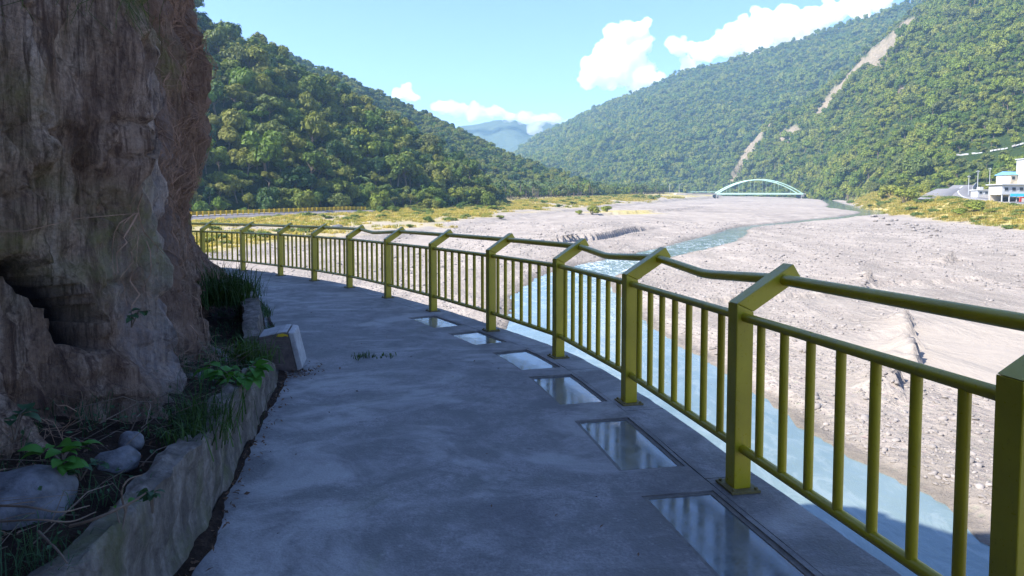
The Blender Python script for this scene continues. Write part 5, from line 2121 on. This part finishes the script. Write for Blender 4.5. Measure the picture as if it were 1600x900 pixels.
tuft(PG(352, 476, 0.42), 460, 0.60, 0.17, 1.25, 'dense dark green grass tuft on top of the wall end by the cliff', 50, wd=0.0055)
tuft(PG(385, 575, 0.22), 200, 0.34, 0.10, 0.9, 'green grass tuft behind the footing of the tilted block', 51)
tuft(PG(322, 672, 0.38), 200, 0.26, 0.10, 1.0, 'green grass tuft hanging over the middle of the kerb wall', 52, wd=0.004)
tuft(PG(308, 700, 0.38), 110, 0.20, 0.08, 1.0, 'thin grass tuft just in front of the middle tuft on the kerb wall', 53, wd=0.004)
tuft(PG(566, 559), 40, 0.07, 0.06, 0.9, 'small weed tuft growing from a crack in the walkway, left of two', 54, wd=0.006, name='weed_tuft')
tuft(PG(605, 558), 26, 0.05, 0.05, 0.9, 'smaller weed tuft in the walkway crack, right of two', 55, wd=0.006, name='weed_tuft')
tuft(PG(412, 494, 0.1), 50, 0.20, 0.06, 1.0, 'sparse grass tuft beyond the tilted block', 56, wd=0.006)


def debris():
    r_ = random.Random(9)
    # twigs on the soil
    m = MB()
    q = np.array([r_.uniform(WC.near((-1.3, 1.6)), WC.near((-2.3, 6.6))) for _ in range(430)])
    w = np.array([r_.random() ** 1.2 for _ in q])
    base = verge_xy(q, w)
    zz = verge_z(base[:, 1], w)
    for k in range(len(q)):
        a = r_.uniform(0, 6.28)
        L = r_.uniform(0.10, 0.42)
        p = Vector((base[k][0], base[k][1], zz[k] + r_.uniform(0.02, 0.10)))
        d = Vector((math.cos(a), math.sin(a), r_.uniform(-.25, .5)))
        b = p + d * L * 0.5 + Vector((r_.uniform(-.04, .04), r_.uniform(-.04, .04), r_.uniform(0, .05)))
        c = p + d * L + Vector((r_.uniform(-.06, .06), r_.uniform(-.06, .06), r_.uniform(-.06, .03)))
        rad = r_.uniform(0.0012, 0.0032)
        m.tube([p, b, c], [rad, rad * 0.8, rad * 0.4], 3, False)
    tag(m.build('dry_twigs', M['barkpale'], fixn=False), 'tangle of dry twigs and dead stems on the soil verge', 'twigs', kind='stuff')
    # a few pale branches
    for i, (pts, rad, lab) in enumerate((
            ([(110, 822, .50), (150, 810, .56), (205, 785, .58), (228, 770, .60)], 0.006, 'pale bent dry branch arching over the soil verge'),
            ([(196, 800, .52), (190, 770, .60), (200, 750, .64), (222, 742, .64)], 0.004, 'thin pale forked branch standing up from the verge'),
            ([(0, 790, .60), (45, 792, .64), (95, 800, .62), (140, 790, .58)], 0.004, 'long dark vine stem lying across the large boulder'),
            ([(60, 830, .50), (90, 860, .48), (105, 880, .46)], 0.005, 'short broken dry stick at the bottom left of the verge'),
            ([(0, 815, .55), (60, 812, .6), (110, 815, .57), (150, 800, .55)], 0.0035, 'dark vine stem below the other stem on the boulder'))):
        P3 = [Vector(PG(*p)) for p in pts]
        cm = catmull(np.array(P3), 5)
        o = MB().tube([Vector(p) for p in cm], [rad * (1 - 0.5 * k / len(cm)) for k in range(len(cm))], 6).build('dry_branch', M['barkpale'], smooth=True)
        tag(o, lab, 'branch')
    # dead leaves
    r2 = np.random.default_rng(19)
    q = r2.uniform(WC.near((-1.3, 1.6)), WC.near((-2.6, 7.5)), 900)
    w = r2.uniform(0, 1, 900) ** 1.3
    b = verge_xy(q, w)
    p1 = np.concatenate([b, (verge_z(b[:, 1], w) + r2.uniform(0.02, 0.06, 900))[:, None]], 1)
    q = r2.uniform(WC.near((-1.3, 1.4)), WC.near((-2.1, 6.0)), 260)
    e = WC.off(q, 0.01 + np.abs(r2.normal(0, 0.055, 260)))
    p2 = np.concatenate([e, np.full((260, 1), 0.02)], 1)
    c = np.array(PG(478, 583))
    p3 = np.stack([c[0] + r2.normal(0, 0.09, 160) - 0.04, c[1] + r2.normal(0, 0.16, 160), np.full(160, 0.022)], 1)
    q = r2.uniform(FC.near((1.5, 1.9)), FC.near((-3.2, 13.4)), 70)
    e = FC.off(q, -r2.uniform(0.7, 2.9, 70))
    p4 = np.concatenate([e, np.full((70, 1), 0.018)], 1)
    p = np.concatenate([p1, p2, p3, p4])
    n = r2.normal(0, 0.45, (len(p), 3)) + [0, 0, 1]
    v, f = leaf_quads(p, n, r2.uniform(0.007, 0.020, len(p)), r2)
    tag(mobj('leaf_litter', v, f, M['litter']), 'brown dead leaves littering the verge and the foot of the wall', 'leaf litter', kind='stuff')


debris()


def dirt_strip():
    """damp dirt washed up against the foot of the kerb wall"""
    q = np.arange(0.3, WC.L - 0.5, 0.03)
    y = WC.at(q)[:, 1]
    wd = np.interp(y, [-5, 2.2, 2.9, 3.6, 4.4, 5.4, 6.2, 14], [0.10, 0.13, 0.08, 0.03, 0.018, 0.04, 0.07, 0.02])
    wd = np.maximum(wd * (1 + 0.9 * fbm(q * 1.3, 0.4, 2, 4)) + 0.02 * fbm(q * 9, 0.4, 3, 3), 0.012)
    rows = []
    for k, h in ((-0.03, 0.034), (0.25, 0.028), (0.6, 0.020), (0.85, 0.015), (1.0, -0.01)):
        xy = WC.off(q, wd * k)
        rows.append(np.concatenate([xy, (h + 0.006 * fbm(q * 12, k * 3, 5, 3))[:, None]], 1))
    tag(mobj('dirt', np.stack(rows, 1).reshape(-1, 3), gridfaces(len(q), 5)[:, ::-1], M['soil'], None, True), kind='structure')


dirt_strip()


def undergrowth():
    """low tangled weeds along the top of the kerb wall and over the soil"""
    r_ = np.random.default_rng(55)
    V, F = [], []
    q = r_.uniform(WC.near((-1.3, 1.7)), WC.near((-3.9, 10.6)), 190)
    w = np.abs(r_.normal(0, 0.32, 190)) % 1.0
    b = verge_xy(q, w, 0.06)
    z = verge_z(b[:, 1], w)
    for k in range(190):
        v, f = grass_mesh(300 + k, int(r_.integers(7, 20)), r_.uniform(0.06, 0.20), r_.uniform(0.02, 0.06), r_.uniform(0.8, 1.5), 0.0022)
        o = len(V)
        V += [tuple(np.array(p) + [b[k, 0], b[k, 1], z[k] + 0.02]) for p in v]
        F += [tuple(i + o for i in t) for t in f]
    n = 1500
    q = r_.choice(q, n) + r_.normal(0, 0.07, n)
    w = np.abs(r_.normal(0.1, 0.3, n)) % 1.0
    b = verge_xy(np.clip(q, 0.1, WC.L), w, 0.05)
    p = np.concatenate([b, (verge_z(b[:, 1], w) + 0.02 + np.abs(r_.normal(0, 0.06, n)))[:, None]], 1)
    v, f = leaf_quads(p, r_.normal(0, 0.5, (n, 3)) + [0.2, -0.3, 0.9], r_.uniform(0.006, 0.018, n), r_)
    o = len(V)
    V += [tuple(a) for a in v]
    F += [tuple(i + o for i in t) for t in f]
    tag(mobj('undergrowth', V, F, M['leafb']), 'low tangled weeds along the kerb wall and soil verge', 'weeds', kind='stuff')


undergrowth()


def roots():
    r_ = np.random.default_rng(77)
    S, Z, V, N = CL['S'], CL['Z'], CL['v'], CL['N']
    ok = (CL['root'] > 0.35) & (Z > 0.25) & (Z < 4.5) & (CL['yy'] > 3.0) & (CL['yy'] < 9.4) & (CL['hole'] < 0.1)
    w = np.where(ok, (0.25 + 2.2 * sstep(6.0, 7.0, CL['yy'])) * CL['root'], 0)
    w = w * np.clip(0.4 + 1.6 * fbm(S * 1.7, Z * 1.1, 31.0, 3), 0.03, 2)
    idx = r_.choice(w.size, 3600, p=(w / w.sum()).ravel())
    ns, nz = S.shape
    m = MB()
    green = MB()

    def strand(i, j, steps, rad, out, mb, wander, curl):
        pts = []
        fi, fj = float(i), float(j)
        drift = r_.normal(0, wander)
        for k in range(steps):
            ii, jj = int(np.clip(fi, 1, ns - 2)), int(np.clip(fj, 1, nz - 2))
            h = out * (0.35 + 0.65 * math.sin(math.pi * (k + 0.5) / steps)) + r_.uniform(0.0, 0.012)
            n = N[ii, jj]
            p = V[ii, jj]
            pts.append((p[0] + n[0] * h + r_.normal(0, 0.004), p[1] + n[1] * h + r_.normal(0, 0.004), p[2]))
            fj -= r_.uniform(1.2, 3.0) * curl
            fi += drift + r_.normal(0, 0.8)
            if fj < 12:
                break
        if len(pts) > 2:
            mb.tube(pts, [rad * (1 - 0.6 * k / len(pts)) for k in range(len(pts))], 3, False)

    for a in idx:
        i, j = np.unravel_index(a, S.shape)
        strand(i, j, int(r_.integers(5, 11)), r_.uniform(0.0018, 0.0055), r_.uniform(0.01, 0.07), m, 0.7, 1.0)
    # tangles of looping roots
    for a in idx[:420]:
        i, j = np.unravel_index(a, S.shape)
        strand(i, j, 9, r_.uniform(0.0012, 0.003), r_.uniform(0.03, 0.08), m, 3.0, 0.45)
    # tangle at the foot of the cliff
    rr = random.Random(5)
    q = np.array([rr.uniform(WC.near((-1.3, 1.8)), WC.near((-2.3, 6.9))) for _ in range(900)])
    w_ = np.array([1 - 0.75 * rr.random() ** 1.6 for _ in q])
    bs = verge_xy(q, w_)
    bz = verge_z(bs[:, 1], w_)
    for k in range(len(q)):
        p = Vector((bs[k][0], bs[k][1], bz[k] + rr.uniform(0, 0.05) + 0.30 * max(0, w_[k] - 0.45) * rr.random()))
        pts = [p]
        d = Vector((rr.gauss(0, 1), rr.gauss(0, 1), rr.gauss(0.2, 0.6))).normalized()
        for _ in range(5):
            d = (d + Vector((rr.gauss(0, .5), rr.gauss(0, .5), rr.gauss(-0.08, .4)))).normalized()
            nx = pts[-1] + d * rr.uniform(0.03, 0.075)
            nx.z = max(nx.z, bz[k] - 0.02)
            pts.append(nx)
        rad = rr.uniform(0.0012, 0.0032)
        m.tube(pts, [rad * (1 - 0.1 * i) for i in range(6)], 3, False)
    tag(m.build('hanging_roots', M['root'], fixn=False), 'mat of dry brown roots hanging down the cliff face', 'roots', kind='stuff')
    ok = (Z > 3.1) & (Z < 4.4) & (CL['yy'] > 3.0) & (CL['yy'] < 4.9)
    w = np.where(ok, np.clip(0.2 + fbm(S * 2, Z * 2, 3, 2), 0, 1), 0)
    for a in r_.choice(w.size, 520, p=(w / w.sum()).ravel()):
        i, j = np.unravel_index(a, S.shape)
        strand(i, j, int(r_.integers(5, 10)), r_.uniform(0.0015, 0.003), r_.uniform(0.03, 0.10), green, 0.6, 1.3)
    tag(green.build('hanging_grass', M['grassg'], fixn=False), 'green grass hanging over the upper left of the cliff', 'grass', kind='stuff')


roots()


# ------------------------------------------------------------------ clouds, beyond the haze
def mat_cloud():
    b = NB('cloud vapour')
    b.t.nodes.remove(b.b)
    v = b.n('ShaderNodeVolumePrincipled')
    v.inputs['Color'].default_value = (1, 1, 1, 1)
    v.inputs['Density'].default_value = 0.022
    v.inputs['Anisotropy'].default_value = 0.0
    b.l(v.outputs[0], b.out.inputs['Volume'])
    return b.m


M['cloud'] = mat_cloud()


def cloud(label, puffs, D, seed, vox=9.0):
    """puffs: (px, py, radius px) placed at distance D, merged into one closed fluffy skin"""
    r_ = np.random.default_rng(seed)
    V, F = [], []
    off = 0
    for px, py, rad in puffs:
        R_ = rad * D / FOC
        c = np.array(P(px, py, D + r_.uniform(-0.3, 0.3) * R_))
        for k in range(9):
            dd = r_.normal(size=3)
            dd /= np.linalg.norm(dd)
            s = R_ * (0.85 if k == 0 else r_.uniform(0.25, 0.6))
            cc = c + (0 if k == 0 else 1) * dd * R_ * np.array([1.15, 0.9, 0.8])
            v = ICO2[0] * s * np.array([1.1, 1.0, 0.85]) + cc
            V.append(v)
            F.append(ICO2[1] + off)
            off += len(v)
    v = np.concatenate(V)
    ctr = v.mean(0)
    o = mobj('cloud', v - ctr, np.concatenate(F), M['cloud'])
    o.location = ctr
    rm = o.modifiers.new('merge', 'REMESH')
    rm.mode = 'VOXEL'
    rm.voxel_size = vox
    for i, (ns, st) in enumerate(((75, 42), (26, 18), (11, 7))):
        tx = bpy.data.textures.new('cloud noise %d %d' % (seed, i), 'CLOUDS')
        tx.noise_scale = ns
        tx.noise_depth = 2
        dm = o.modifiers.new('billow', 'DISPLACE')
        dm.texture = tx
        dm.texture_coords = 'GLOBAL'
        dm.strength = st
        dm.mid_level = 0.5
    tag(o, label, 'cloud')


cloud('tall white cumulus cloud standing alone in the middle of the sky', [(958, 72, 24), (998, 45, 17), (975, 52, 18), (945, 95, 26), (985, 95, 30), (930, 120, 18), (965, 122, 20), (1005, 118, 22), (1022, 108, 12), (915, 130, 9), (1010, 70, 13)], 3300, 1)
cloud('long white cloud bank rising behind the far right mountain ridge', [(1060, 75, 18), (1095, 82, 18), (1130, 70, 24), (1160, 50, 26), (1195, 35, 28), (1225, 45, 30), (1265, 30, 26), (1300, 20, 24), (1340, 12, 22), (1375, 2, 18), (1075, 105, 14), (1180, 75, 24), (1250, 60, 24)], 3500, 2)
cloud('small white cloud puff above the second left ridge', [(622, 150, 10), (634, 147, 13), (645, 152, 9)], 3400, 3)
cloud('low cloud bank lying in front of the distant blue mountain', [(690, 166, 12), (715, 172, 15), (742, 176, 16), (768, 178, 13), (795, 184, 12), (820, 184, 11), (846, 188, 12), (868, 188, 10), (835, 202, 10), (885, 190, 6)], 2860, 4)


# ------------------------------------------------------------------ haze
def haze():
    b = NB('valley haze')
    b.t.nodes.remove(b.b)
    v = b.n('ShaderNodeVolumePrincipled')
    v.inputs['Color'].default_value = (0.42, 0.71, 1.0, 1)
    v.inputs['Density'].default_value = 0.00021
    v.inputs['Anisotropy'].default_value = 0.2
    b.l(v.outputs[0], b.out.inputs['Volume'])
    o = MB().box((400, 1230, 240), (4200, 2620, 510)).build('haze', b.m)
    tag(o, 'thin pale blue haze filling the valley air', 'haze', kind='stuff')


haze()
